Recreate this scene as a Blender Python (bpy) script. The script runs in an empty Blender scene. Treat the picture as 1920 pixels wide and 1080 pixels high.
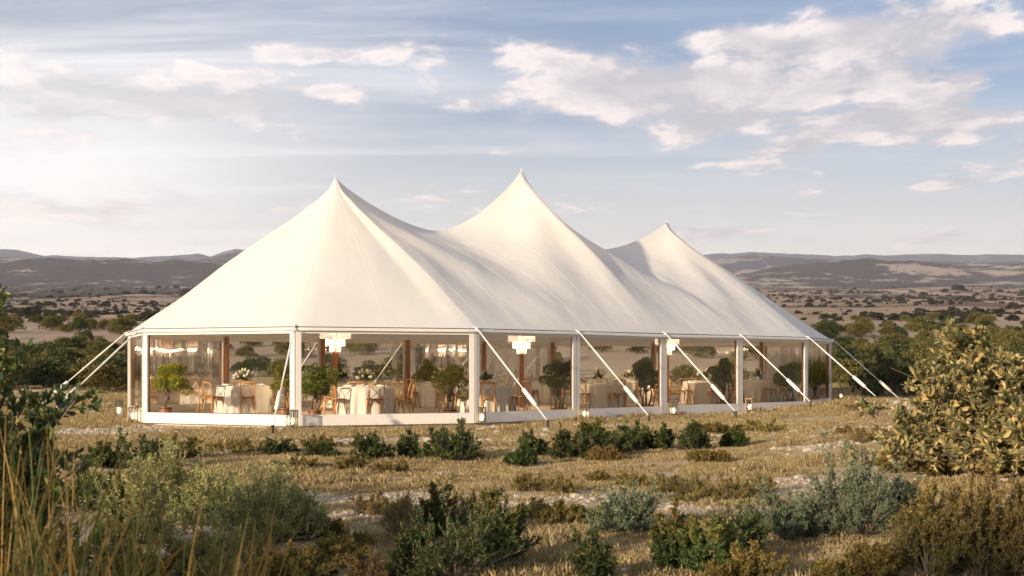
import bpy, math, random
import numpy as np
from mathutils import Vector, Matrix

C = bpy.context.scene.collection
R = math.radians
PXF = 2400.0          # focal length in photo pixels (1920 wide)
HZ = 684.5            # eye-level line in the photo
EYE = 1.54

# ------------------------------------------------------------------ camera, sky, sun, exposure
sc = bpy.context.scene
cam_d = bpy.data.cameras.new('camera'); cam = bpy.data.objects.new('camera', cam_d); C.objects.link(cam)
cam_d.sensor_width = 36; cam_d.lens = 45.0; cam_d.shift_y = 144.5/1920
cam_d.clip_start = .1; cam_d.clip_end = 40000
cam.location = (0, 0, EYE); cam.rotation_euler = (R(90), 0, 0)
cam_d.dof.use_dof = True; cam_d.dof.focus_distance = 34; cam_d.dof.aperture_fstop = 5.6
sc.camera = cam

SUN_EL = R(12.5)
SUN_AZ = math.atan2(-.665, -.747)                    # azimuth measured from +Y towards +X
SD = Vector((math.sin(SUN_AZ)*math.cos(SUN_EL), math.cos(SUN_AZ)*math.cos(SUN_EL), math.sin(SUN_EL)))
sl = bpy.data.lights.new('sun', 'SUN'); so = bpy.data.objects.new('sun', sl); C.objects.link(so)
sl.energy = 5.0; sl.angle = R(1.2); sl.color = (1, .80, .56)
so.rotation_euler = SD.to_track_quat('Z', 'Y').to_euler()

sc.view_settings.view_transform = 'Standard'
sc.view_settings.look = 'None'
sc.view_settings.exposure = .82
sc.view_settings.gamma = 1
sc.view_settings.use_curve_mapping = False

class NT:
    """small helper for writing node trees"""
    def __init__(s, tree): s.t = tree; s.n = tree.nodes; s.l = tree.links
    def node(s, typ, **kw):
        n = s.n.new(typ)
        for k, v in kw.items(): setattr(n, k, v)
        return n
    def put(s, sock, v):
        if isinstance(v, bpy.types.NodeSocket): s.l.new(v, sock)
        elif v is not None: sock.default_value = v
    def math(s, op, a, b=None, c=None, clamp=False):
        n = s.node('ShaderNodeMath', operation=op, use_clamp=clamp)
        s.put(n.inputs[0], a)
        if b is not None: s.put(n.inputs[1], b)
        if c is not None: s.put(n.inputs[2], c)
        return n.outputs[0]
    def vmath(s, op, a, b=None):
        n = s.node('ShaderNodeVectorMath', operation=op)
        s.put(n.inputs[0], a)
        if b is not None: s.put(n.inputs[1], b)
        return n.outputs['Value' if op in ('DOT_PRODUCT', 'LENGTH', 'DISTANCE') else 'Vector']
    def noise(s, vec, scale, detail=4, rough=.55, dist=0.0):
        n = s.node('ShaderNodeTexNoise')
        s.put(n.inputs['Vector'], vec); n.inputs['Scale'].default_value = scale
        n.inputs['Detail'].default_value = detail; n.inputs['Roughness'].default_value = rough
        n.inputs['Distortion'].default_value = dist
        return n.outputs['Fac']
    def ramp(s, fac, stops, interp='LINEAR'):
        n = s.node('ShaderNodeValToRGB'); n.color_ramp.interpolation = interp
        e = n.color_ramp.elements
        while len(e) < len(stops): e.new(.5)
        for i, (p, c) in enumerate(stops):
            e[i].position = p; e[i].color = (c[0], c[1], c[2], 1) if hasattr(c, '__len__') else (c, c, c, 1)
        s.put(n.inputs[0], fac); return n.outputs[0]
    def smooth(s, v, a, b):
        n = s.node('ShaderNodeMapRange', interpolation_type='SMOOTHSTEP')
        s.put(n.inputs['Value'], v); n.inputs['From Min'].default_value = a; n.inputs['From Max'].default_value = b
        return n.outputs[0]
    def mix(s, f, a, b, typ='MIX'):
        n = s.node('ShaderNodeMix', data_type='RGBA', blend_type=typ)
        s.put(n.inputs['Factor'], f)
        for k, v in ((6, a), (7, b)):
            if isinstance(v, tuple) and len(v) == 3: v = (*v, 1)
            s.put(n.inputs[k], v)
        return n.outputs[2]
    def comb(s, x, y, z):
        n = s.node('ShaderNodeCombineXYZ')
        for i, v in enumerate((x, y, z)): s.put(n.inputs[i], v)
        return n.outputs[0]
    def mapping(s, vec, scale=(1, 1, 1), loc=(0, 0, 0), rot=(0, 0, 0)):
        n = s.node('ShaderNodeMapping'); s.put(n.inputs['Vector'], vec)
        n.inputs['Scale'].default_value = scale; n.inputs['Location'].default_value = loc
        n.inputs['Rotation'].default_value = rot
        return n.outputs[0]

# ---- world: Nishita sky with a deck of procedural clouds laid over it
w = bpy.data.worlds.new('World'); sc.world = w; w.use_nodes = True
w.node_tree.nodes.clear(); g = NT(w.node_tree)
sky = g.node('ShaderNodeTexSky', sky_type='NISHITA', sun_disc=False)
sky.sun_elevation = SUN_EL; sky.sun_rotation = SUN_AZ % (2*math.pi)
sky.altitude = 300; sky.air_density = 1.0; sky.dust_density = 2.0; sky.ozone_density = 1.5
SKY_STRENGTH = .113
tc = g.node('ShaderNodeTexCoord'); D = tc.outputs['Generated']
sp = g.node('ShaderNodeSeparateXYZ'); g.put(sp.inputs[0], D); dx, dy, dz = sp.outputs
zz = g.math('ADD', g.math('MAXIMUM', dz, 0.0), .10)
P = g.comb(g.math('DIVIDE', dx, zz), g.math('DIVIDE', dy, zz), 0.0)
def sky_dir(px, py):
    v = Vector(((px-960)/PXF, 1.0, (HZ-py)/PXF)).normalized(); return v
def plane_pt(px, py):
    v = sky_dir(px, py); return (v.x/(v.z+.10), v.y/(v.z+.10), 0)
# cumulus: fractal noise on the cloud plane, gathered into banks where the photo has them
def density(vec):
    n1 = g.noise(vec, 2.3, 10, .60, .2)
    return n1
vec_c = g.mapping(P, scale=(1.15, .85, 1), loc=(3.1, 1.7, 0))
base_n = density(vec_c)
sv = 0.10
vec_s = g.mapping(P, scale=(1.15, .85, 1), loc=(3.1-.07, 1.7+.10, 0))
off_n = density(vec_s)
# banks: (px, py, half-width px, half-height px, gain)
banks = [(1110, 170, 150, 52, .21), (900, 195, 85, 26, .15), (1400, 215, 160, 55, .23), (1330, 150, 170, 34, .16), (1640, 150, 170, 48, .17),
         (1780, 230, 210, 50, .21), (1380, 72, 90, 26, .19), (1600, 55, 60, 25, .18), (1790, 45, 150, 60, .25), (1560, 90, 160, 26, .10),
         (130, 165, 230, 42, .24), (440, 195, 140, 30, .22), (580, 102, 90, 16, .20), (470, 145, 75, 14, .20), (620, 170, 85, 12, .19), (240, 205, 200, 20, .14), (150, 350, 200, 26, .12), (60, 400, 120, 14, .12),
         (1600, 435, 230, 18, .10), (1890, 405, 50, 12, .17), (1400, 440, 120, 12, .08), (1750, 345, 130, 12, .10)]
bias = None
el = g.math('DIVIDE', dz, g.math('MAXIMUM', dy, .05)); az = g.math('DIVIDE', dx, g.math('MAXIMUM', dy, .05))
for (px, py, hw, hh, gain) in banks:
    a = g.math('MULTIPLY', g.math('SUBTRACT', az, (px-960)/PXF), PXF/hw)
    b = g.math('MULTIPLY', g.math('SUBTRACT', el, (HZ-py)/PXF), PXF/hh)
    q = g.math('ADD', g.math('MULTIPLY', a, a), g.math('MULTIPLY', b, b))
    e = g.math('MULTIPLY', g.math('EXPONENT', g.math('MULTIPLY', q, -.8)), gain)
    bias = e if bias is None else g.math('ADD', bias, e)
# everywhere else in the sky the same scattered clouds go on
fwd = g.smooth(dy, .1, .7)
bias = g.math('MULTIPLY', bias, fwd)
bias = g.math('ADD', bias, g.math('MULTIPLY', g.math('SUBTRACT', 1.0, fwd), .10))
fine = g.noise(g.mapping(P, scale=(1.1, .9, 1), loc=(8, 2, 0)), 8.5, 8, .66)
dn = g.math('ADD', g.math('ADD', base_n, bias), g.math('MULTIPLY', g.math('SUBTRACT', fine, .5), .26))
cm = g.smooth(dn, .585, .69)
lit = g.smooth(g.math('ADD', g.math('SUBTRACT', base_n, off_n), g.math('MULTIPLY', g.math('SUBTRACT', fine, .5), .25)), -.07, .10)
thick = g.smooth(dn, .66, .86)
litm = g.math('MULTIPLY', lit, g.math('SUBTRACT', 1.0, g.math('MULTIPLY', thick, .75)))
leftw = g.smooth(az, .12, -.40)
wl = g.mix(leftw, (1, 1, 1), (1.28, 1.25, 1.2))
cloud_col = g.mix(1.0, g.mix(litm, (3.05, 3.05, 3.45), (6.3, 5.6, 5.4)), wl, 'MULTIPLY')
# cirrus veils, stretched along one direction
vec_v = g.mapping(P, scale=(.30, 1.5, 1), rot=(0, 0, R(14)), loc=(1.3, .2, 0))
cir = g.smooth(g.noise(vec_v, 1.7, 8, .60, .5), .45, .72)
cir = g.math('MULTIPLY', cir, g.math('ADD', .22, g.math('MULTIPLY', leftw, .72)))
skyc = g.mix(1.0, sky.outputs[0], (.49, .585, .71), 'MULTIPLY')
# thin bright overcast sheet low over the horizon, thicker towards the sun's side
veil = g.math('MULTIPLY', g.smooth(el, .245, .05), g.math('ADD', .70, g.math('MULTIPLY', leftw, .26)))
vtex = g.noise(g.mapping(P, scale=(.35, 1.6, 1)), 1.1, 5, .55, .3)
veil = g.math('MULTIPLY', veil, g.math('ADD', .80, g.math('MULTIPLY', vtex, .4)), clamp=True)
veil = g.math('MAXIMUM', veil, g.math('MULTIPLY', leftw, g.math('MULTIPLY', g.smooth(el, .34, .12), .92)))
vcol = g.mix(leftw, (5.6, 5.4, 5.3), (7.8, 7.6, 7.3))
vcol = g.mix(g.smooth(el, .15, .04), vcol, g.mix(leftw, (8.0, 6.8, 5.7), (8.6, 7.7, 6.7)))
c1 = g.mix(veil, skyc, vcol)
c1 = g.mix(cir, c1, (6.7, 6.7, 6.9))
sheet = g.math('MULTIPLY', g.smooth(g.math('ADD', base_n, bias), .50, .70), g.smooth(g.noise(g.mapping(P, scale=(.5, 1.1, 1), loc=(4, 4, 0)), 1.6, 6, .6), .38, .62))
c1 = g.mix(g.math('MULTIPLY', sheet, .85), c1, g.mix(leftw, (3.5, 3.6, 4.1), (5.0, 4.95, 5.1)))
c1 = g.mix(g.math('MULTIPLY', cm, g.math('SUBTRACT', .92, g.math('MULTIPLY', leftw, .35))), c1, cloud_col)
bg = g.node('ShaderNodeBackground'); g.put(bg.inputs[0], c1); bg.inputs[1].default_value = SKY_STRENGTH
wo = g.node('ShaderNodeOutputWorld'); g.l.new(bg.outputs[0], wo.inputs[0])

# ------------------------------------------------------------------ helpers
def tag(o, label=None, cat=None, group=None, kind=None):
    if label: o['label'] = label
    if cat: o['category'] = cat
    if group: o['group'] = group
    if kind: o['kind'] = kind
    return o
def link(o, parent=None):
    C.objects.link(o)
    if parent is not None: o.parent = parent
    return o
def empty(name, loc, rz=0.0):
    o = bpy.data.objects.new(name, None); o.empty_display_size = .2
    o.location = loc; o.rotation_euler = (0, 0, rz); return link(o)
def copy_tree(o, parent=None):
    c = o.copy(); C.objects.link(c)
    if parent is not None: c.parent = parent
    for ch in o.children: copy_tree(ch, c)
    return c

class MB:
    def __init__(s): s.v = []; s.f = []
    def add(s, vs, fs):
        n = len(s.v); s.v += [tuple(p) for p in vs]; s.f += [tuple(i+n for i in f) for f in fs]
    def box(s, a, b, M=None):
        (x0, y0, z0), (x1, y1, z1) = a, b
        vs = [Vector(p) for p in ((x0,y0,z0),(x1,y0,z0),(x1,y1,z0),(x0,y1,z0),(x0,y0,z1),(x1,y0,z1),(x1,y1,z1),(x0,y1,z1))]
        if M is not None: vs = [M @ p for p in vs]
        s.add(vs, [(0,3,2,1),(4,5,6,7),(0,1,5,4),(1,2,6,5),(2,3,7,6),(3,0,4,7)])
    def tube(s, pts, rad, n=6, cap=True, flat=1.0):
        pts = [Vector(p) for p in pts]; k = len(pts)
        if not hasattr(rad, '__len__'): rad = [rad]*k
        rings = []; ref = None
        for i, p in enumerate(pts):
            d = (pts[min(i+1, k-1)]-pts[max(i-1, 0)]).normalized()
            if ref is None: ref = Vector((0, 0, 1)) if abs(d.z) < .9 else Vector((1, 0, 0))
            u = d.cross(ref).normalized(); v = u.cross(d).normalized(); ref = v
            rings.append([p+(u*math.cos(2*math.pi*j/n)*flat+v*math.sin(2*math.pi*j/n))*rad[i] for j in range(n)])
        vs = [q for r in rings for q in r]; fs = []
        for i in range(k-1):
            for j in range(n):
                a = i*n+j; b = i*n+(j+1) % n; fs.append((a, b, b+n, a+n))
        if cap: fs += [tuple(range(n-1, -1, -1)), tuple((k-1)*n+j for j in range(n))]
        s.add(vs, fs)
    def lathe(s, prof, n=16, c=(0, 0, 0)):
        vs = []; fs = []
        for (r, z) in prof:
            for j in range(n):
                a = 2*math.pi*j/n; vs.append((c[0]+r*math.cos(a), c[1]+r*math.sin(a), c[2]+z))
        for i in range(len(prof)-1):
            for j in range(n):
                a = i*n+j; b = i*n+(j+1) % n; fs.append((a, b, b+n, a+n))
        s.add(vs, fs)
    def build(s, name, m, parent=None, smooth=False, loc=None):
        me = bpy.data.meshes.new(name); me.from_pydata(s.v, [], s.f)
        if m is not None: me.materials.append(m)
        if smooth: me.shade_smooth()
        me.update(); o = bpy.data.objects.new(name, me)
        if loc is not None: o.location = loc
        return link(o, parent)

def np_mesh(name, V, F, mats, smooth=False, rnd=None, midx=None):
    """V (N,3), F (M,k) all faces of k corners"""
    me = bpy.data.meshes.new(name); V = np.asarray(V, np.float32); F = np.asarray(F, np.int32)
    me.vertices.add(len(V)); me.vertices.foreach_set('co', V.ravel())
    k = F.shape[1]; me.loops.add(F.size); me.loops.foreach_set('vertex_index', F.ravel())
    me.polygons.add(len(F)); me.polygons.foreach_set('loop_start', np.arange(0, F.size, k, dtype=np.int32))
    me.polygons.foreach_set('loop_total', np.full(len(F), k, np.int32))
    for m in mats: me.materials.append(m)
    if midx is not None: me.polygons.foreach_set('material_index', np.asarray(midx, np.int32))
    if rnd is not None:
        at = me.attributes.new('rnd', 'FLOAT', 'FACE'); at.data.foreach_set('value', np.asarray(rnd, np.float32))
    me.update(calc_edges=True)
    if smooth: me.shade_smooth()
    return me

# value noise on numpy arrays
def _h(ix, iy, s):
    n = (ix*374761393 + iy*668265263 + s*1442695041) & 0xffffffff
    n = ((n ^ (n >> 13))*1274126177) & 0xffffffff
    return ((n ^ (n >> 16)) & 0xffff)/65535.0
def vnoise(x, y, s=0):
    x = np.asarray(x, float); y = np.asarray(y, float)
    ix = np.floor(x).astype(np.int64); iy = np.floor(y).astype(np.int64)
    fx = x-ix; fy = y-iy; fx = fx*fx*(3-2*fx); fy = fy*fy*(3-2*fy)
    return (_h(ix, iy, s)*(1-fx)+_h(ix+1, iy, s)*fx)*(1-fy)+(_h(ix, iy+1, s)*(1-fx)+_h(ix+1, iy+1, s)*fx)*fy
def fbm(x, y, s=0, o=4):
    t = 0; a = .5; tot = 0
    for i in range(o): t = t+a*vnoise(x*2**i+i*17.3, y*2**i-i*9.1, s+i); tot += a; a *= .5
    return t/tot

# ------------------------------------------------------------------ materials
def mat(name):
    m = bpy.data.materials.new(name); m.use_nodes = True; m.node_tree.nodes.clear()
    return m, NT(m.node_tree)
def out(g, sh, disp=None):
    o = g.node('ShaderNodeOutputMaterial'); g.l.new(sh, o.inputs[0]); return o
def pbsdf(g, col, rough=.6, metal=0.0, spec=.5, normal=None, **kw):
    b = g.node('ShaderNodeBsdfPrincipled')
    if isinstance(col, tuple): col = (*col, 1)
    g.put(b.inputs['Base Color'], col); g.put(b.inputs['Roughness'], rough); g.put(b.inputs['Metallic'], metal)
    b.inputs['Specular IOR Level'].default_value = spec
    if normal is not None: g.put(b.inputs['Normal'], normal)
    for k, v in kw.items(): g.put(b.inputs[k], v)
    return b.outputs[0]
def bump(g, h, strength=.3, dist=.02):
    b = g.node('ShaderNodeBump'); b.inputs['Strength'].default_value = strength; b.inputs['Distance'].default_value = dist
    g.put(b.inputs['Height'], h); return b.outputs[0]
def mixsh(g, f, a, b):
    m = g.node('ShaderNodeMixShader'); g.put(m.inputs[0], f); g.l.new(a, m.inputs[1]); g.l.new(b, m.inputs[2]); return m.outputs[0]
def simple(name, col, rough=.6, metal=0.0, var=.12, scale=8.0, spec=.5, bs=.1):
    m, g = mat(name); t = g.node('ShaderNodeTexCoord').outputs['Object']
    n = g.noise(t, scale, 5)
    c = g.mix(n, tuple(x*(1-var) for x in col), tuple(min(1, x*(1+var)) for x in col))
    out(g, pbsdf(g, c, rough, metal, spec, bump(g, n, bs, .01))); return m
def wood(name, a, b, scale=(9, 9, .9)):
    m, g = mat(name); t = g.node('ShaderNodeTexCoord').outputs['Object']
    n = g.noise(g.mapping(t, scale=scale), 4, 6, .6, .4)
    oi = g.node('ShaderNodeObjectInfo').outputs['Random']
    c = g.mix(n, a, b); c = g.mix(g.math('MULTIPLY', oi, .25), c, tuple(x*.7 for x in a))
    out(g, pbsdf(g, c, .45, 0, .4, bump(g, n, .12, .004))); return m
def leafmat(name, stops, trans=.30, rough=.5, obj_var=.18, spec=.3):
    """stops: colour ramp over a random number per leaf"""
    m, g = mat(name)
    at = g.node('ShaderNodeAttribute', attribute_name='rnd').outputs['Fac']
    c = g.ramp(at, stops)
    oi = g.node('ShaderNodeObjectInfo').outputs['Random']
    hs = g.node('ShaderNodeHueSaturation')
    g.put(hs.inputs['Hue'], g.math('ADD', .5-.012, g.math('MULTIPLY', oi, .024)))
    g.put(hs.inputs['Value'], g.math('ADD', 1-obj_var, g.math('MULTIPLY', oi, 2*obj_var)))
    g.put(hs.inputs['Color'], c); c = hs.outputs[0]
    t = g.node('ShaderNodeBsdfTranslucent'); g.put(t.inputs[0], g.mix(.4, c, (.24, .22, .03)))
    out(g, mixsh(g, trans, pbsdf(g, c, rough, 0, spec), t.outputs[0])); return m

M = {}
# sailcloth: cream-white weave that lets some light through
m, g = mat('sailcloth'); t = g.node('ShaderNodeTexCoord').outputs['Object']
n = g.noise(t, .7, 4); n2 = g.noise(t, 55, 2)
c = g.mix(n, (.80, .79, .75), (.85, .84, .80))
tr = g.node('ShaderNodeBsdfTranslucent'); g.put(tr.inputs[0], (.74, .66, .55, 1))
nb = bump(g, g.math('ADD', g.math('MULTIPLY', g.noise(g.mapping(t, scale=(1, 1, .4)), .9, 3), 1.0), g.math('MULTIPLY', n2, .01)), .25, .12)
out(g, mixsh(g, .17, pbsdf(g, c, .65, 0, .25, nb), tr.outputs[0])); M['cloth'] = m
m, g = mat('seam'); out(g, pbsdf(g, (.66, .64, .60), .7)); M['seam'] = m
m, g = mat('white_wall_fabric'); t = g.node('ShaderNodeTexCoord').outputs['Object']
sp = g.node('ShaderNodeSeparateXYZ'); g.put(sp.inputs[0], t)
n = g.noise(t, 3, 5); st_ = g.smooth(g.math('ADD', sp.outputs[2], g.math('MULTIPLY', g.noise(g.mapping(t, scale=(3, 3, 1)), 3.5, 6, .7), .30)), .32, .16)
c = g.mix(n, (.76, .735, .68), (.82, .795, .745)); c = g.mix(g.math('MULTIPLY', st_, .45), c, (.46, .37, .26))
c = g.mix(g.math('MULTIPLY', g.smooth(g.noise(g.mapping(t, scale=(6, 6, .5)), 2, 6, .7), .56, .75), .18), c, (.5, .44, .36))
out(g, pbsdf(g, c, .5, 0, .4, bump(g, g.noise(g.mapping(t, scale=(2, 2, 1)), 2, 3), .25, .02))); M['white_frame'] = m
M['sleeve'] = simple('sleeve_fabric', (.80, .775, .73), .6, 0, .05, 12, bs=.4)
M['fascia'] = simple('fascia_board', (.55, .49, .41), .6, 0, .1, 6)
M['hem_shadow'] = simple('hem_shadow_paint', (.12, .10, .08), .7)  # dark colour standing in for the shadow below the canopy edge
# clear vinyl
m, g = mat('clear_vinyl'); t = g.node('ShaderNodeTexCoord').outputs['Object']
wv = g.noise(g.mapping(t, scale=(4.5, 4.5, .22)), 2.2, 3, .5, .2)
wv2 = g.noise(g.mapping(t, scale=(1, 1, .5)), .8, 2)
nb = bump(g, g.math('ADD', wv, g.math('MULTIPLY', wv2, 2.0)), .4, .012)
gl = g.node('ShaderNodeBsdfGlossy'); gl.inputs['Roughness'].default_value = .015; g.put(gl.inputs['Normal'], nb); gl.inputs[0].default_value = (.95, .95, .95, 1)
tp = g.node('ShaderNodeBsdfTransparent'); tp.inputs[0].default_value = (.97, .96, .935, 1)
fr = g.node('ShaderNodeFresnel'); fr.inputs[0].default_value = 1.55; g.put(fr.inputs['Normal'], nb)
out(g, mixsh(g, g.math('MULTIPLY', fr.outputs[0], .8, clamp=True), tp.outputs[0], gl.outputs[0])); M['vinyl'] = m
M['pole_wood'] = wood('pole_wood', (.30, .115, .045), (.46, .20, .085), (6, 6, .5))
M['oak'] = wood('chair_oak', (.52, .25, .085), (.70, .40, .16))
M['seat'] = wood('chair_seat_wood', (.26, .12, .055), (.36, .18, .08), (2, 14, 2))
M['deck'] = wood('deck_floor', (.30, .235, .18), (.42, .34, .27), (1, 8, 1))
M['linen'] = simple('table_linen', (.70, .69, .66), .8, 0, .04, 20)
M['basket'] = simple('wicker', (.26, .12, .055), .8, 0, .35, 40, bs=.6)
M['barrel'] = wood('barrel_wood', (.26, .11, .055), (.38, .17, .085), (8, 8, 1))
M['iron'] = simple('black_iron', (.02, .02, .022), .5, .4)
M['bronze'] = simple('bronze_frame', (.22, .14, .08), .35, .8)
M['rope'] = simple('guy_strap', (.74, .72, .69), .7, 0, .05, 30)
M['soil'] = simple('pot_soil', (.05, .035, .025), .95, 0, .3, 30)
M['bark'] = wood('bark', (.10, .07, .05), (.20, .155, .115), (7, 7, 1.2))
M['twig'] = wood('twig', (.17, .135, .10), (.30, .25, .19), (7, 7, 1.2))
M['china'] = simple('white_china', (.78, .77, .75), .2, 0, .02, 5)
M['petal'] = simple('cream_petal', (.82, .78, .62), .6, 0, .06, 20)
m, g = mat('clear_glass')
gl = g.node('ShaderNodeBsdfGlossy'); gl.inputs['Roughness'].default_value = .03
tp = g.node('ShaderNodeBsdfTransparent'); tp.inputs[0].default_value = (.93, .95, .95, 1)
out(g, mixsh(g, .16, tp.outputs[0], gl.outputs[0])); M['glass'] = m
def emit(name, col, s):
    m, g = mat(name); e = g.node('ShaderNodeEmission'); e.inputs[0].default_value = (*col, 1); e.inputs[1].default_value = s
    out(g, e.outputs[0]); return m
M['bulb'] = emit('lit_bulb', (1, .70, .36), 4)
m, g = mat('crystal'); e = g.node('ShaderNodeEmission'); e.inputs[0].default_value = (1, .84, .62, 1); e.inputs[1].default_value = .36
t = g.node('ShaderNodeTexCoord').outputs['Object']
b = pbsdf(g, (.45, .43, .38), .15, 0, .8); ad = g.node('ShaderNodeAddShader'); g.l.new(b, ad.inputs[0]); g.l.new(e.outputs[0], ad.inputs[1])
out(g, ad.outputs[0]); M['crystal'] = m

# foliage
M['hill_leaf'] = leafmat('hillside_bush_leaf', [(0, (0.073, 0.079, 0.023)), (.5, (0.144, 0.132, 0.039)), (.85, (0.240, 0.194, 0.057)), (1, (0.384, 0.272, 0.080))])
M['hill_leaf_dark'] = leafmat('dark_bush_leaf', [(0, (0.035, 0.050, 0.020)), (.6, (0.060, 0.077, 0.029)), (1, (0.139, 0.126, 0.043))])
M['far_leaf'] = leafmat('far_bush_leaf', [(0, (.030, .030, .020)), (1, (.060, .055, .034))], .1)
M['broad_leaf'] = leafmat('broad_leaf', [(0, (.085, .100, .045)), (.35, (.150, .150, .065)), (.62, (.30, .235, .10)), (.88, (.48, .345, .155)), (1, (.56, .38, .17))], .25, .45)
M['broad_leaf_dark'] = leafmat('broad_leaf_dark', [(0, (0.061, 0.110, 0.048)), (.6, (0.110, 0.181, 0.064)), (.9, (0.223, 0.263, 0.081)), (.975, (0.600, 0.505, 0.143)), (1, (0.600, 0.545, 0.161))], .28, .42)
M['creosote'] = leafmat('dark_green_scrub_leaf', [(0, (0.031, 0.061, 0.022)), (.6, (0.056, 0.094, 0.029)), (.92, (0.119, 0.134, 0.037)), (1, (0.351, 0.217, 0.048))])
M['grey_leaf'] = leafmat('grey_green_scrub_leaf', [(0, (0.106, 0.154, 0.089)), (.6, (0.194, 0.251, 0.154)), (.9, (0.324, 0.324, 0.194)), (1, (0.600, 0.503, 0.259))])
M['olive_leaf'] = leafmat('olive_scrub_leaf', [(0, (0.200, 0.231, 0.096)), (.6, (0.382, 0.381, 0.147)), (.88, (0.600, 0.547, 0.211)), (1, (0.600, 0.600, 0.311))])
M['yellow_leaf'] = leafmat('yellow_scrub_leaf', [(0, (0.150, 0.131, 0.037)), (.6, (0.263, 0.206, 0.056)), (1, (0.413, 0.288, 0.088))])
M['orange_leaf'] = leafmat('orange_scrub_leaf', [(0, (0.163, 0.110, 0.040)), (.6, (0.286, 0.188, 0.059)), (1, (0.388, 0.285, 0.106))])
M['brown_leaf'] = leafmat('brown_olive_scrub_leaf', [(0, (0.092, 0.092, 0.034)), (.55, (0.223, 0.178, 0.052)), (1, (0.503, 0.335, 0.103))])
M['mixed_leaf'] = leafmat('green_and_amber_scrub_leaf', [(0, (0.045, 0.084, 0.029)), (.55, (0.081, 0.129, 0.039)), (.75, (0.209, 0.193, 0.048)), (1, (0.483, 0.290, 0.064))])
M['pot_leaf'] = leafmat('potted_tree_leaf', [(0, (0.153, 0.183, 0.023)), (.5, (0.385, 0.367, 0.040)), (1, (0.600, 0.600, 0.057))], .35)
M['pot_leaf_green'] = leafmat('potted_tree_leaf_green', [(0, (0.076, 0.128, 0.036)), (.6, (0.158, 0.217, 0.051)), (1, (0.407, 0.382, 0.081))], .3)
M['grass_dry'] = leafmat('dry_grass_blade', [(0, (.38, .28, .13)), (.5, (.58, .44, .235)), (.85, (.68, .54, .33)), (1, (.34, .29, .11))], .3, .6)
M['grass_green'] = leafmat('foreground_grass_blade', [(0, (0.061, 0.074, 0.024)), (.35, (0.128, 0.142, 0.047)), (.55, (0.257, 0.196, 0.061)), (.8, (0.486, 0.290, 0.095)), (1, (0.600, 0.432, 0.162))], .3, .5)
M['stone'] = simple('field_stone', (.44, .38, .30), .85, 0, .3, 7, bs=.5)

# ------------------------------------------------------------------ terrain
AX = Vector((.7230, .6908, 0)); PV = Vector((AX.y, -AX.x, 0))      # tent's long axis; its outward normal towards the camera side
C1 = Vector((-4.97, 36.0, 0)); SP = 7.30; RT = 5.85
_Y = np.array([0, 46, 60, 75, 100, 140, 180, 225, 300, 450, 700, 1200, 2000, 3000, 4500, 12000])
_PY = np.array([0, 0, 734, 714, 682, 643, 617, 604, 598, 588, 573, 558, 548, 542, 537, 533.])
_Zp = EYE+(HZ-_PY)*_Y/PXF; _Zp[0] = 0; _Zp[1] = 0.05
def tent_dist(x, y):
    u = (x-C1.x)*AX.x+(y-C1.y)*AX.y; v = (x-C1.x)*PV.x+(y-C1.y)*PV.y
    uc = np.clip(u, 0, 2*SP); return np.sqrt((u-uc)**2+v*v)
def H(x, y):
    x = np.asarray(x, float); y = np.asarray(y, float); r = np.sqrt(x*x+y*y)
    rr = np.where(y > 0, np.maximum(y, r*.80), r*.80)
    z = np.interp(rr, _Y, _Zp)
    z = np.where(y < 0, z*np.clip(1+y/400, .25, 1), z)
    # rolling ground, growing with distance
    amp = np.clip((r-50)/160, 0, 1)
    z = z+amp*(fbm(x/42, y/42, 3)-.5)*3.6
    z = z+np.clip((r-200)/500, 0, 1)*(fbm(x/240+5, y/190, 7)-.5)*np.clip(r*.014, 0, 18)
    z = z+np.clip((r-900)/1500, 0, 1)*(fbm(x/900+2, y/600, 9)-.5)*np.clip(r*.012, 0, 36)
    # unseen rise added on the camera's left rear to keep the foreground in shade
    s = -(x*SD.x+y*SD.y)/math.hypot(SD.x, SD.y)
    p = x*SD.y/math.hypot(SD.x, SD.y)-y*SD.x/math.hypot(SD.x, SD.y)
    crest = 11.2+2.8*(fbm(p/9+40, p*0+1.5, 21, 4)-.5)*2
    z = z+crest*np.exp(-((s+47)/17.5)**2)*np.clip((260-np.abs(p))/120, 0, 1)
    # small shapes near the camera
    td = tent_dist(x, y)
    near = np.clip((td-7.5)/4, 0, 1)*np.clip((140-r)/90, 0, 1)
    z = z+near*((fbm(x/5.5, y/5.5, 11)-.5)*.22+(fbm(x/1.3, y/1.3, 12, 3)-.5)*.07)
    z = z+.42*np.exp(-((x-11.2)/3.0)**2-((y-38.2)/3.1)**2)
    z = z+.50*np.exp(-((x-8.5)/4.2)**2-((y-16.5)/7.5)**2)
    z = z+.16*np.exp(-((x+15)/4)**2-((y-35)/6)**2)
    return z
def Hs(x, y): return float(H(np.array([x]), np.array([y]))[0])
def at(px, py):
    """ground point seen at a photo pixel"""
    ax = (px-960)/PXF; ay = (HZ-py)/PXF
    Y = np.concatenate([np.linspace(3, 60, 900), np.geomspace(60.5, 3500, 1500)])
    d = EYE+ay*Y-H(ax*Y, Y); i = np.argmax(d < 0)
    if not (d < 0).any(): i = len(Y)-1
    y = Y[i]; return Vector((ax*y, y, Hs(ax*y, y)))

def polar_mesh(name, azs, rads, hf, m):
    A, Rr = np.meshgrid(azs, rads, indexing='ij'); X = np.sin(A)*Rr; Y = np.cos(A)*Rr
    Z = hf(X, Y, A, Rr)
    V = np.stack([X, Y, Z], -1).reshape(-1, 3); na, nr = len(azs), len(rads)
    i = np.arange(na-1)[:, None]*nr+np.arange(nr-1)[None]; i = i.ravel()
    F = np.stack([i, i+1, i+nr+1, i+nr], -1)
    me = np_mesh(name, V, F, [m], True); o = bpy.data.objects.new(name, me); return link(o)

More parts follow.
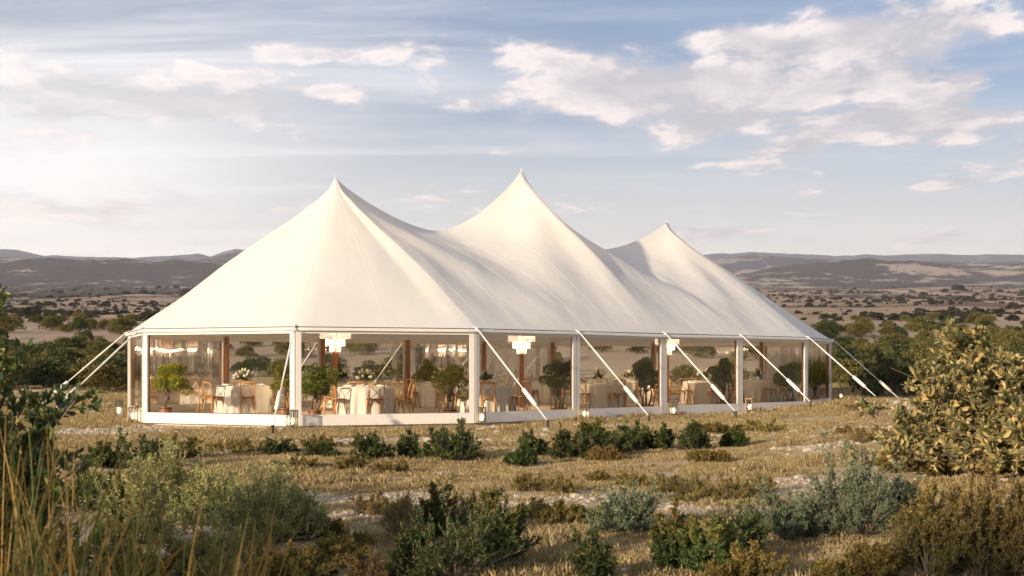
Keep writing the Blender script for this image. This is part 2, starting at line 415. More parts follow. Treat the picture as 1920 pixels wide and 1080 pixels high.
# ground material
m, g = mat('ground_earth'); t = g.node('ShaderNodeTexCoord').outputs['Object']
sp = g.node('ShaderNodeSeparateXYZ'); g.put(sp.inputs[0], t); gx, gy, gz = sp.outputs
dist = g.vmath('LENGTH', t)
grass = g.ramp(g.noise(t, 3.0, 6, .7), [(.25, (.34, .25, .135)), (.5, (.50, .385, .22)), (.75, (.60, .47, .29))])
soil = g.ramp(g.noise(t, 1.2, 6, .65), [(.3, (.40, .29, .19)), (.7, (.56, .43, .30))])
vo = g.node('ShaderNodeTexVoronoi'); g.put(vo.inputs['Vector'], t); vo.inputs['Scale'].default_value = 11
peb = g.math('MULTIPLY', g.smooth(vo.outputs['Distance'], .45, .28), g.smooth(g.noise(t, .55, 4), .40, .52))
pebc = g.mix(g.noise(t, 9, 2), (.36, .31, .24), (.52, .46, .37))
pf = g.smooth(g.noise(t, .33, 5, .6), .42, .62)
nearc = g.mix(pf, grass, soil); nearc = g.mix(g.math('MULTIPLY', peb, .8), nearc, pebc)
# middle and far slopes: sandy with scrub speckle, ploughed strips and pale fields
sand = g.ramp(g.noise(t, .02, 6, .6), [(.3, (.26, .19, .13)), (.5, (.35, .265, .19)), (.7, (.42, .33, .245))])
spec_n = g.noise(g.mapping(t, scale=(1, .45, 0)), .035, 8, .72)
patch = g.noise(g.mapping(t, scale=(.5, 1, 0)), .0023, 5, .6)
sprk = g.smooth(g.math('ADD', spec_n, g.math('MULTIPLY', g.math('SUBTRACT', patch, .5), .75)), .505, .57)
lft = g.math('MULTIPLY', g.smooth(g.math('DIVIDE', gx, g.math('MAXIMUM', gy, 1.0)), -.10, -.26), g.math('MULTIPLY', g.smooth(dist, 800, 1300), g.smooth(dist, 3600, 2600)))
sprk = g.math('MAXIMUM', sprk, g.smooth(g.math('ADD', spec_n, g.math('MULTIPLY', lft, .16)), .54, .60))
farc = g.mix(g.math('MULTIPLY', sprk, g.smooth(dist, 350, 1100)), sand, (.070, .058, .050))
strip = g.smooth(g.noise(g.mapping(t, scale=(.10, 1, 0), rot=(0, 0, R(6))), .012, 3), .60, .63)
farc = g.mix(g.math('MULTIPLY', strip, g.smooth(dist, 250, 500)), farc, (.15, .11, .085))
col = g.mix(g.smooth(dist, 60, 170), nearc, farc)
bn = g.math('ADD', g.math('ADD', g.noise(t, 14, 5, .7), g.math('MULTIPLY', g.noise(t, 2, 5), 1.5)), g.math('MULTIPLY', peb, .6))
out(g, pbsdf(g, col, .95, 0, .1, bump(g, bn, .7, .05))); M['earth'] = m

az = np.concatenate([np.linspace(-math.pi, -R(30), 90, endpoint=False), np.linspace(-R(30), R(30), 620, endpoint=False), np.linspace(R(30), math.pi, 91)])
rd = np.concatenate([[.01, 1, 2], np.linspace(3, 60, 330, endpoint=False), np.geomspace(60, 6500, 330)])
gro = polar_mesh('ground', az, rd, lambda X, Y, A, Rr: H(X, Y), M['earth']); tag(gro, 'dry sandy field rising from the tent to the far plain', kind='structure')

# hills: crest line given as photo pixels (px, py); beyond the frame the crest wanders on
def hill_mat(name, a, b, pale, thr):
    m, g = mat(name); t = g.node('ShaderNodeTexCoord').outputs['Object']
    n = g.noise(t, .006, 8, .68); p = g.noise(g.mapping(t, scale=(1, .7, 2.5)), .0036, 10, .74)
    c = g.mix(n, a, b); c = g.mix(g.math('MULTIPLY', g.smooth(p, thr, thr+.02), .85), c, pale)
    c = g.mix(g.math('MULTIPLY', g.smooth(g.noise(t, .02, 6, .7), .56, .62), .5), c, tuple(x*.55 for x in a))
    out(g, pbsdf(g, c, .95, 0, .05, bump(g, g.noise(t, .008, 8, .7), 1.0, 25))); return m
def ridge(name, pts, r0, width, seed, m, label, rough=1.0, base_py=541, n=900):
    xs = [math.atan((p[0]-960)/PXF) for p in pts]; es = [(HZ-p[1])/PXF for p in pts]
    def hf(X, Y, A, Rr):
        e = np.interp(A, xs, es)
        outw = np.clip((np.abs(A)-.42)/.3, 0, 1)
        e = e*(1-outw)+outw*(.072+.03*(fbm(A*7+seed, A*0+.5, seed)-.5))
        e = e+(fbm(A*70+seed, A*0+2.2, seed+2, 5)-.5)*.0046*rough
        mid = r0*(1+.10*(fbm(A*9, A*0+1.1, seed+4)-.5)); k = (Rr-mid)/width
        prof = np.exp(-(k*1.5)**2)
        crest = EYE+e*mid*np.cos(np.clip(A, -1.2, 1.2))*1.0
        floor = EYE+(HZ-base_py)/PXF*Rr*.94
        er = (fbm(X/620+seed, Y/620, seed+6, 6)-.5)
        gul = np.abs(fbm(X/380, Y/900+seed, seed+8, 5)-.5)*2
        z = floor+(crest-floor)*prof
        z = z+(er*.55-gul*.30+.12)*(crest-floor)*np.clip(1-np.abs(prof*2-1), 0, 1)*1.1*rough
        return np.where((k > 0) & (prof < .6), z-Rr*.02, z)
    a = np.concatenate([np.linspace(-math.pi, -R(27), 120, endpoint=False), np.linspace(-R(27), R(27), n, endpoint=False), np.linspace(R(27), math.pi, 121)])
    o = polar_mesh(name, a, np.linspace(r0-width*1.7, r0+width*1.3, 64), hf, m)
    tag(o, label, kind='structure'); return o
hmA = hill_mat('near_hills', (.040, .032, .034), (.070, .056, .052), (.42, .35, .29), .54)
hmB = hill_mat('middle_hills', (.034, .030, .062), (.058, .050, .080), (.34, .28, .24), .54)  # purple of the distance haze is put into the base colours
hmC = hill_mat('far_hills', (.028, .040, .095), (.045, .055, .11), (.26, .22, .20), .58)  # haze blue painted into the ridge's own colours
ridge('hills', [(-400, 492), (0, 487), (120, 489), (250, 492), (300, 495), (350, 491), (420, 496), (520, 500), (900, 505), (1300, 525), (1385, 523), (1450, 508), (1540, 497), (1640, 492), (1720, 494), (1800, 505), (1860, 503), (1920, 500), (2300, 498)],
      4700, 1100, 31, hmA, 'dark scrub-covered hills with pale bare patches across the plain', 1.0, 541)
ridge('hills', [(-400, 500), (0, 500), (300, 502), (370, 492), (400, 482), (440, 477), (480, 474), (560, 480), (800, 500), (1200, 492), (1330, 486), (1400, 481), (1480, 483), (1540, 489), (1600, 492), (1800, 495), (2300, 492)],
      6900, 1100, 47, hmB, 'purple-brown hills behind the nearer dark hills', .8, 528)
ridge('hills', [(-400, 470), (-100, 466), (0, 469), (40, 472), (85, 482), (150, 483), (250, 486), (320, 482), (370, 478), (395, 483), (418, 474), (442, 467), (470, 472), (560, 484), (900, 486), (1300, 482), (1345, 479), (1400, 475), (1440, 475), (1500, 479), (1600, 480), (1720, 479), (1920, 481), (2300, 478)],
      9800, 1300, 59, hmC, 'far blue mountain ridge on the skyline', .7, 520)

# ------------------------------------------------------------------ the tent
tent = empty('sailcloth_tent', (0, 0, 0))
tag(tent, 'large white sailcloth tent with three peaks and clear window walls standing on dry ground', 'tent')
EAVE = 2.46; GB = .36; RB = .10; FL = .18
PEAKS = [4.36, 5.36, 4.24]; SAD = [3.12, 3.02]
def uv(u, v, z=0.0): p = C1+AX*u+PV*v; return Vector((p.x, p.y, z))
def ring(R_=RT):
    v = [(-R_*math.cos(R(a)), R_*math.sin(R(a))) for a in (0, 45)]
    front = [(k*SP/2, R_) for k in range(5)]
    right = [(2*SP+R_*math.cos(R(a)), R_*math.sin(R(a))) for a in (45, 0, -45)]
    back = [(k*SP/2, -R_) for k in range(4, -1, -1)]
    return [v[0], v[1]]+front+right+back+[(-R_*math.cos(R(45)), -R_*math.sin(R(45)))]
VT = ring()                                       # 16 perimeter vertices, from the left tip along the camera side
def G(t):                                          # cone profile: sharp near the mast, straight below
    return np.interp(t, [0, .03, .083, .185, .30, .44, .56, .673, .80, .90, 1.0, 1.1], [1, .925, .855, .752, .648, .527, .417, .308, .186, .094, 0, -.09])
def rprof(u):
    u = np.clip(u, 0, 2*SP); i = (u > SP).astype(int)
    w_ = (u-i*SP)/(SP); half = np.abs(w_-.5)*2    # 1 at masts, 0 midway
    pk = np.where(w_ < .5, np.take(PEAKS, i), np.take(PEAKS, i+1)); sd = np.take(SAD, i)
    k = .95*half**1.62+.05*half**16
    return sd+(pk-sd)*k, half
def roof_z(u, v):
    r_, half = rprof(u); uc = np.clip(u, 0, 2*SP); q = np.abs(v)/RT
    flat = 1-np.abs(q)**1.45
    wgt = (half**1.5)
    zs = r_*(G(q)*wgt+(.60*flat+.40*G(q)+.03*np.sin(np.pi*np.clip(q, 0, 1)))*(1-wgt))
    # round ends: distance measured to the eight-sided outline
    du = u-uc; rad = np.sqrt(du**2+v**2); ang = np.arctan2(v, np.abs(du))
    k = np.floor(ang/R(45)); mid = (k+.5)*R(45)
    lim = RT*math.cos(R(22.5))/np.cos(ang-mid)
    te = rad/lim
    te = rad/(lim+(RT*.955-lim)*np.clip(1-te, 0, 1)**.8)
    pk = np.where(u < 0, PEAKS[0], PEAKS[2]); ze = pk*G(te)
    inside = (np.abs(du) > 1e-6); z = np.where(inside, ze, zs)
    tt = np.where(inside, te, q)
    # tension creases running from each mast to the wall posts
    cr = 0
    for i, pu in enumerate((0, SP, 2*SP)):
        for vu in (0, 3.65, 7.3, 10.95, 14.6):
            if abs(vu-pu) > 4: continue
            lu = pu+(vu-pu)*q; wdt = .40+.95*q
            amp_ = .15 if vu != pu else .10
            cr = cr+np.where(inside, 0, amp_*np.exp(-((u-lu)/wdt)**2)*np.sin(np.pi*np.clip(q, 0, 1))**.8)
    # shallow folds fanning out from the masts
    bi = np.clip(np.round(u/SP), 0, 2); fu = u-bi*SP; fa = np.arctan2(fu, np.abs(v)+.05); fr_ = np.sqrt(fu*fu+v*v)
    fold = .016*np.sin(fa*17+bi*2.0)*np.clip(fr_/5, 0, 1)+.030*np.sin(fa*8.3+1+bi)*np.clip(fr_/5, 0, 1)
    fold = fold+.012*np.sin(fa*38+bi)*np.exp(-((tt-.10)/.16)**2)*np.clip(fr_*3, 0, 1)+.010*np.sin(fa*46)*np.exp(-((tt-.93)/.10)**2)+.05*(fbm(u*.9+v*.4, v*.5-u*.2, 71, 3)-.5)*2
    z = z+cr+fold*np.sin(np.pi*np.clip(tt, 0, 1))**.7
    return z
def roof_mesh():
    # strips from the ridge line down to the outline, so that the eave and masts are exact
    cols = []
    E = RT+.10
    for k in range(0, 49):                        # left end, tip to side
        a = R(-90+180*k/48); cols.append(('L', a))
    V = []; uu = []; vv = []; nr = 44
    ts = np.concatenate([[0, .006, .015], np.linspace(.03, 1.0, nr-3)])
    def outl(ang, s):
        kk = math.floor(abs(ang)/R(45)-1e-9); kk = min(max(kk, 0), 1); lim = RT*math.cos(R(22.5))/math.cos(abs(ang)-(kk+.5)*R(45))
        return lim
    rows = []
    for k in range(49):
        a = R(90)-R(180)*k/48; lim = outl(a, -1)*1.018
        rows.append([(-math.cos(a)*lim*t_, math.sin(a)*lim*t_) for t_ in ts])
    nb_ = 120
    left = rows
    back = [[(2*SP*j/nb_, -RT*1.018*t_) for t_ in ts] for j in range(1, nb_)]
    right = []
    for k in range(49):
        a = -R(90)+R(180)*k/48; lim = outl(a, 1)*1.018
        right.append([(2*SP+math.cos(a)*lim*t_, math.sin(a)*lim*t_) for t_ in ts])
    front = [[(2*SP*(1-j/nb_), RT*1.018*t_) for t_ in ts] for j in range(1, nb_)]
    allr = left+back+right+front
    A = np.array(allr); u = A[..., 0]; v = A[..., 1]; z = roof_z(u, v)+EAVE
    n = len(allr); m_ = len(ts)
    # gentle scallop of the hem between posts
    P3 = np.empty((n, m_+1, 3))
    P3[:, :m_, 0] = C1.x+AX.x*u+PV.x*v; P3[:, :m_, 1] = C1.y+AX.y*u+PV.y*v; P3[:, :m_, 2] = z
    P3[:, m_] = P3[:, m_-1]; P3[:, m_, 2] -= .035
    i = np.arange(n)[:, None]*(m_+1)+np.arange(m_)[None]; j = ((np.arange(n)+1) % n)[:, None]*(m_+1)+np.arange(m_)[None]
    F = np.stack([i, j, j+1, i+1], -1).reshape(-1, 4)
    return P3.reshape(-1, 3), F, P3
Vr, Fr, P3 = roof_mesh()
me = np_mesh('canopy', Vr, Fr, [M['cloth']], True); canopy = link(bpy.data.objects.new('canopy', me), tent)
# sewn seams: thin tapes from masts to hem
sb = MB()
for k in list(range(0, 49, 6)):
    for off in (0, 49+119):
        pts = [Vector(P3[off+k, r_]) for r_ in range(3, 44)]
        sb.tube(pts, .0028, 4, True)
for j in range(12):
    for off, s_ in ((49, 1), (49+119+49, 1)):
        pts = [Vector(P3[off+5+j*10, r_]) for r_ in range(2, 44)]
        sb.tube(pts, .0028, 4, True)
seams = sb.build('seam', M['cloth'], canopy)
for i, h_ in enumerate(PEAKS):                     # pointed caps over the masts
    b = MB(); b.lathe([(.14, -.27), (.06, -.10), (.003, .12)], 12); p = uv(i*SP, 0, EAVE+h_-.06)
    b.build('mast_cap', M['cloth'], tent, True, p)
    b = MB(); p = uv(i*SP, 0, 0); b.tube([(p.x, p.y, FL), (p.x, p.y, EAVE+h_-.42)], .075, 12); b.build('centre_pole', M['pole_wood'], tent, True)

def wall(i):
    a = uv(*VT[i]); b = uv(*VT[(i+1) % 16]); d = (b-a); L = d.length; d.normalize(); nrm = Vector((d.y, -d.x, 0))
    if nrm.dot(a-uv(SP, 0)) < 0: nrm = -nrm
    Mx = Matrix(((d.x, nrm.x, 0, a.x), (d.y, nrm.y, 0, a.y), (0, 0, 1, 0), (0, 0, 0, 1)))
    S = .135; T = EAVE-.17; z1 = EAVE-.006
    fr_ = MB()
    fr_.box((.012, -.03, RB), (S, .03, z1), Mx); fr_.box((L-S, -.03, RB), (L-.012, .03, z1), Mx)
    fr_.box((S, -.028, T), (L-S, .028, z1), Mx); fr_.box((S, -.028, RB), (L-S, .028, GB), Mx)
    f = fr_.build('wall_frame', M['white_frame'], tent)
    # slightly wavy vinyl sheet
    nx, nz = 24, 6; V = []; F = []
    for x_ in range(nx+1):
        for z_ in range(nz+1):
            xx = S-.01+(L-2*S+.02)*x_/nx; zz_ = GB-.01+(T-GB+.02)*z_/nz
            off = .006*math.sin(x_*1.3+i)+.004*math.sin(x_*2.9+i*2+z_*.4)
            V.append(Mx @ Vector((xx, off, zz_)))
    for x_ in range(nx):
        for z_ in range(nz): q = x_*(nz+1)+z_; F.append((q, q+nz+1, q+nz+2, q+1))
    p = MB(); p.add(V, F); p.build('window_pane', M['vinyl'], f, True)
    hm = MB(); hm.box((.0, .032, EAVE-.028), (L, .045, EAVE-.006), Mx); hm.build('hem_shadow_strip', M['hem_shadow'], f)  # dark strip paints the canopy edge's shadow along the wall top
    fb = MB(); fb.box((.25, -.12, -.06), (L-.25, -.09, RB-.012), Mx); fb.build('deck_fascia', M['fascia'], tent)
for i in range(16):
    wall(i)
    p = uv(*VT[i]); q = (p-(uv(min(max(VT[i][0], 0), 2*SP), 0))).normalized()
    b = MB(); c_ = p-q*.10; b.tube([(c_.x, c_.y, Hs(c_.x, c_.y)-.05), (c_.x, c_.y, EAVE-.03)], .07, 10); b.build('side_post', M['pole_wood'], tent, True)
# deck floor as long boards
fb = MB(); ringp = [uv(a*1.0, b*1.0) for a, b in ring(RT-.12)]
nv = len(ringp)
fb.add([(p.x, p.y, FL) for p in ringp]+[(p.x, p.y, FL-.14) for p in ringp], [tuple(range(nv)), tuple(range(2*nv-1, nv-1, -1))]+[(i, (i+1) % nv, (i+1) % nv+nv, i+nv) for i in range(nv)])
fb.build('deck_floor', M['deck'], tent)

VNAME = ['left tip of the tent', 'front left corner', 'corner where the long front wall starts', 'second post of the long front wall', 'middle post of the long front wall',
         'fourth post of the long front wall', 'last post of the long front wall', 'right front corner', 'right tip of the tent', 'right rear corner', 'right end of the rear wall',
         'fourth post of the rear wall', 'middle post of the rear wall', 'second post of the rear wall', 'left end of the rear wall', 'left rear corner']
# guy ropes with sleeves and stakes
for i in range(16):
    uu_, vv_ = VT[i]; c_ = uv(min(max(uu_, 0), 2*SP), 0); p = uv(uu_, vv_); q = (p-c_).normalized()
    s_ = p+q*2.55; gz_ = Hs(s_.x, s_.y); top = Vector((p.x, p.y, EAVE-.02))+q*.10; stk = Vector((s_.x, s_.y, gz_+.20)); dv = stk-top
    t_ = empty('guy_rope', (s_.x, s_.y, gz_)); o_ = Vector((s_.x, s_.y, gz_)); L = lambda k: top+dv*k-o_
    tag(t_, 'white sleeved guy rope from the %s' % VNAME[i], 'guy rope', 'guy ropes around the tent')
    b = MB(); b.tube([L(0), L(.25), L(.5), L(.69)], [.013, .024, .022, .011], 6); b.build('strap', M['rope'], t_)
    b = MB(); b.tube([L(.665), L(.67), L(.75), L(.84), L(.845)], [.018, .052, .056, .052, .018], 10); b.build('sleeve', M['sleeve'], t_, True)
    b = MB(); b.tube([L(.84), L(1.0)], [.02, .012], 5); b.build('rope', M['rope'], t_)
    b = MB(); b.tube([(0, 0, -.15), (0, 0, .22)], .03, 8); b.tube([(0, 0, .185), (0, 0, .225)], .038, 8); b.build('stake', M['iron'], t_)
    b = MB(); b.tube([Vector((p.x, p.y, EAVE-.015))-q*.05-o_, top-o_], [.06, .03], 6, flat=.4); b.build('corner_patch', M['cloth'], t_)

# ------------------------------------------------------------------ chandeliers and lanterns
def tier(r, z0, z1, n):
    b = MB()
    for k in range(n):
        a = 2*math.pi*k/n; x, y = r*math.cos(a), r*math.sin(a); wv_ = .36*2*math.pi*r/n
        Mx = Matrix.Translation((x, y, 0)) @ Matrix.Rotation(a, 4, 'Z')
        b.box((-.006, -wv_, z0+.01*((k*7) % 3)), (.006, wv_, z1), Mx)
    return b
for i, lab in enumerate(('lit three-tier crystal chandelier round the left centre pole', 'lit three-tier crystal chandelier round the middle centre pole', 'lit three-tier crystal chandelier round the right centre pole')):
    p = uv(i*SP, 0, 1.90); t_ = empty('chandelier', p); tag(t_, lab, 'chandelier', 'crystal chandeliers in the tent')
    for (r_, a_, b_, n_) in ((.43, .38, .60, 64), (.27, .18, .375, 44), (.15, .0, .175, 26)):
        tr_ = tier(r_, a_, b_, n_).build('crystal_tier', M['crystal'], t_)
        h = MB(); h.lathe([(r_-.012, b_), (r_+.012, b_), (r_+.012, b_+.018), (r_-.012, b_+.018), (r_-.012, b_)], 32); h.build('ring', M['bronze'], tr_)
    for k in range(3):
        a = k*2.094; b = MB(); b.tube([(.4*math.cos(a), .4*math.sin(a), .60), (.09*math.cos(a), .09*math.sin(a), 1.5)], .006, 5); b.build('hanging_rod', M['bronze'], t_)
    lt = bpy.data.lights.new('chandelier_light', 'POINT'); lt.energy = 120; lt.color = (1, .72, .42); lt.shadow_soft_size = .05
    for dx_ in (.17, -.17):
        lo = bpy.data.objects.new('chandelier_light', lt); lo.location = (dx_*.8, dx_*.8, .28); link(lo, t_)

def lantern_parts(t_):
    w_, h_ = .09, .44
    b = MB()
    for sx in (-1, 1):
        for sy in (-1, 1): b.box((sx*w_-.008, sy*w_-.008, 0), (sx*w_+.008, sy*w_+.008, h_))
    b.build('frame', M['bronze'], t_)
    b = MB(); b.box((-w_-.012, -w_-.012, -.02), (w_+.012, w_+.012, .012)); b.build('base', M['bronze'], t_)
    b = MB(); b.box((-w_-.012, -w_-.012, h_), (w_+.012, w_+.012, h_+.02)); b.tube([(0, 0, h_+.02), (0, 0, h_+.035)], .03, 8); b.build('top', M['bronze'], t_)
    for k in range(4):
        Mx = Matrix.Rotation(k*math.pi/2, 4, 'Z'); b = MB(); b.box((w_-.002, -w_+.01, .014), (w_+.002, w_-.01, h_-.002), Mx); b.build('glass_pane', M['glass'], t_)
    b = MB(); b.tube([(0, 0, .012), (0, 0, .12)], .025, 8); b.build('socket', M['bronze'], t_)
    b = MB(); b.lathe([(.012, .12), (.034, .16), (.045, .20), (.038, .25), (.02, .275), (.001, .28)], 12); b.build('bulb', M['bulb'], t_, True)
    lt = bpy.data.lights.new('lantern_light', 'POINT'); lt.energy = 5; lt.color = (1, .66, .34); lt.shadow_soft_size = .045
    lo = bpy.data.objects.new('lantern_light', lt); lo.location = (0, 0, .21); link(lo, t_)
lant0 = None
LP = [(223, 783, 'bronze lantern with lit bulb on the grass left of the tent, farther one'), (249, 795, 'bronze lantern with lit bulb beside the tent left tip, nearer one'),
      (548, 806, 'bronze lantern with lit bulb at the front left corner post'), (904, 798, 'bronze lantern with lit bulb at the corner where the long wall starts'),
      (1096, 790, 'bronze lantern with lit bulb at the second post of the long wall'), (1263, 783, 'bronze lantern with lit bulb at the middle post of the long wall'),
      (1405, 776, 'bronze lantern with lit bulb at the fourth post of the long wall'), (1530, 758, 'bronze lantern half hidden by the mound near the right end'),
      (1577, 752, 'small bronze lantern on the grass beyond the right tip of the tent')]
for i, (px, py, lab) in enumerate(LP):
    p = at(px, py)
    if lant0 is None: t_ = lant0 = empty('lantern', p); lantern_parts(t_)
    else: t_ = copy_tree(lant0); t_.location = p
    t_.rotation_euler = (0, 0, .5+i*.9); tag(t_, lab, 'lantern', 'lit lanterns round the tent')

# ------------------------------------------------------------------ furniture
def arc(p0, p1, p2, n=6):
    p0, p1, p2 = Vector(p0), Vector(p1), Vector(p2)
    return [p0*(1-t)**2+p1*2*t*(1-t)+p2*t*t for t in [k/n for k in range(n+1)]]
def make_chair():
    """sitter faces +Y; origin on the floor under the seat centre"""
    t = empty('crossback_chair', (0, 0, 0)); o = M['oak']
    b = MB(); n = 20; V = []
    for z_, s in ((.445, .96), (.452, 1.0), (.468, 1.0), (.474, .97)):
        for k in range(n):
            a = 2*math.pi*k/n; cx = math.copysign(abs(math.cos(a))**.62, math.cos(a)); cy = math.copysign(abs(math.sin(a))**.62, math.sin(a))
            V.append((cx*(.215+.012*cy)*s, cy*.205*s, z_))
    F = [(i*n+j, i*n+(j+1) % n, (i+1)*n+(j+1) % n, (i+1)*n+j) for i in range(3) for j in range(n)]
    F += [tuple(range(n-1, -1, -1)), tuple(3*n+j for j in range(n))]; b.add(V, F); b.build('seat', M['seat'], t)
    for s in (-1, 1):
        b = MB(); b.tube([(s*.205, -.27, 0), (s*.19, -.205, .25), (s*.188, -.188, .46), (s*.198, -.215, .66), (s*.205, -.262, .86)], [.015, .018, .019, .017, .015], 7); b.build('rear_leg', o, t, True)
        b = MB(); b.tube([(s*.205, .215, 0), (s*.178, .17, .25), (s*.165, .15, .452)], [.014, .018, .02], 7); b.build('front_leg', o, t, True)
    b = MB(); b.tube(arc((-.215, -.262, .85), (0, -.335, .895), (.215, -.262, .85), 8), [.018, .022, .025, .026, .027, .026, .025, .022, .018], 6, flat=.6); b.build('top_rail', o, t, True)
    for s in (-1, 1):
        b = MB(); b.tube(arc((s*.19, -.265, .83), (s*.03, -.315+.01*s, .66), (-s*.165, -.195, .475), 7), .0125, 6, flat=.55); b.build('cross_slat', o, t, True)
    for (x0, y0, x1, y1) in ((-.19, -.20, .19, -.20), (-.175, .165, .175, .165), (-.19, -.20, -.175, .165), (.19, -.20, .175, .165)):
        b = MB(); mx, my = (x0+x1)/2, (y0+y1)/2
        b.tube(arc((x0, y0, .21), (x0*.9+mx*.1, y0*.9+my*.1, .43), (mx, my, .44), 5)+arc((mx, my, .44), (x1*.9+mx*.1, y1*.9+my*.1, .43), (x1, y1, .21), 5)[1:], .0095, 5); b.build('hoop_brace', o, t, True)
    return t
chair0 = make_chair(); chair_used = False
def cloth_mesh(seed):
    rn = random.Random(seed); n = 144; V = [(0, 0, .765)]; F = []
    ph = [rn.uniform(0, 6.28) for _ in range(4)]; zs = [(.40, .765), (.70, .765), (.745, .762), (.758, .745), (.768, .68), (.785, .50), (.81, .25), (.83, .0)]
    for (r_, z_) in zs:
        dr = max(0, min(1, (.745-z_)/.745))
        for j in range(n):
            a = 2*math.pi*j/n
            fl = (math.sin(a*17+ph[0]+.6*math.sin(a*3))+.6*math.sin(a*11+ph[1])+.35*math.sin(a*29+ph[2]))
            V.append(((r_+fl*.036*dr**.7)*math.cos(a), (r_+fl*.036*dr**.7)*math.sin(a), z_+(0.003 if z_ == 0 else 0)))
    for j in range(n): F.append((0, 1+j, 1+(j+1) % n))
    for i in range(len(zs)-1):
        for j in range(n): a = 1+i*n+j; b = 1+i*n+(j+1) % n; F.append((a, a+n, b+n, b))
    b = MB(); b.add(V, F); return b
def leaves_np(pos, dr, length, width, rn, fold=.25, kind='diamond', curl=.15):
    """pos, dr (N,3) numpy; length, width arrays"""
    N = len(pos); d = dr/np.linalg.norm(dr, axis=1, keepdims=True)
    r_ = rn.normal(size=(N, 3)); s_ = np.cross(d, r_); s_ /= np.linalg.norm(s_, axis=1, keepdims=True)+1e-9
    nn = np.cross(s_, d); L = length[:, None]; W = width[:, None]
    if kind == 'diamond':
        v = np.stack([pos, pos+d*L*.5+s_*W*.5+nn*W*fold, pos+d*L-nn*L*curl, pos+d*L*.5-s_*W*.5+nn*W*fold], 1)
        F = np.array([[0, 1, 2], [0, 2, 3]])
        V = v.reshape(-1, 3); FF = (np.arange(N)[:, None, None]*4+F[None]).reshape(-1, 3); return V, FF, 2
    m1 = pos+d*L*.5-nn*L*curl*.25; tip = pos+d*L-nn*L*curl
    v = np.stack([pos, pos+d*L*.28+s_*W*.36+nn*W*fold*.6, m1+d*L*.16+s_*W*.5+nn*W*fold, tip, m1+d*L*.16-s_*W*.5+nn*W*fold, pos+d*L*.28-s_*W*.36+nn*W*fold*.6], 1)
    F = np.array([[0, 1, 2, 3], [0, 3, 4, 5]]); V = v.reshape(-1, 3)
    FF = (np.arange(N)[:, None, None]*6+F[None]).reshape(-1, 4); return V, FF, 2
def leaf_mesh(name, pos, dr, length, width, rn, m, rnd=None, **kw):
    V, F, k = leaves_np(np.asarray(pos), np.asarray(dr), length, width, rn, **kw)
    if rnd is None: rnd = rn.random(len(length))
    return np_mesh(name, V, F, [m], False, np.repeat(rnd, k))

def make_bouquet(seed, loc):
    rn = random.Random(seed); nr = np.random.default_rng(seed)
    t = empty('bouquet', loc)
    b = MB(); b.lathe([(.06, 0), (.075, .03), (.085, .10), (.07, .14), (.075, .15)], 14); b.build('vase', M['glass'], t, True)
    pos = []; dr = []; fl = MB()
    for k in range(30):
        a = rn.uniform(0, 6.28); e = rn.uniform(.25, 1.45); d = Vector((math.cos(a)*math.cos(e), math.sin(a)*math.cos(e), math.sin(e)))
        l = rn.uniform(.24, .34) if k < 18 else rn.uniform(.16, .3); tip = Vector((0, 0, .12))+d*l
        if k < 18:
            q = d.to_track_quat('Z', 'Y').to_matrix().to_4x4(); q.translation = tip
            prof = [(.008, -.03), (.026, -.01), (.032, .02), (.022, .055), (.003, .08)]; vs = []; fs = []
            for (r_, z_) in prof:
                for j in range(7): vs.append(q @ Vector((r_*math.cos(j*.8976), r_*math.sin(j*.8976), z_)))
            for i in range(4):
                for j in range(7): fs.append((i*7+j, i*7+(j+1) % 7, (i+1)*7+(j+1) % 7, (i+1)*7+j))
            fl.add(vs, fs)
        for _ in range(14):
            f_ = rn.uniform(.3, 1.0); pos.append(Vector((0, 0, .12))+d*l*f_); dr.append(d+Vector((rn.uniform(-1, 1), rn.uniform(-1, 1), rn.uniform(-.5, .7))))
    fl.build('blossom', M['petal'], t, True)['kind'] = 'stuff'
    me = leaf_mesh('foliage', pos, dr, nr.uniform(.05, .10, len(pos)), nr.uniform(.02, .035, len(pos)), nr, M['creosote'])
    link(bpy.data.objects.new('foliage', me), t); return t
TABLES = [  # photo x, depth, angle of first chair, phrase
    (457, 37.0, -70, 'leftmost table', True), (685, 34.8, -72, 'front table by the left pole', True),
    (642, 41.6, -60, 'rear table behind the left pole', False), (829, 42.0, -92, 'table behind the golden potted tree', True),
    (911, 36.9, -82, 'front table by the wall corner', True), (1037, 46.2, -85, 'rear table of the third window', False),
    (1123, 41.2, -64, 'front table of the fourth window', True), (1182, 46.8, -80, 'rear table of the fourth window', False),
    (1321, 45.8, -78, 'table in the fifth window', True), (1421, 48.4, -84, 'rightmost table', True)]
SEATN = ['front', 'front left', 'rear left', 'rear', 'rear right', 'front right']
tab0 = cloth0 = plate0 = glass0 = None
rr_ = random.Random(4)
def dup(o):
    c = o.copy(); C.objects.link(c); return c
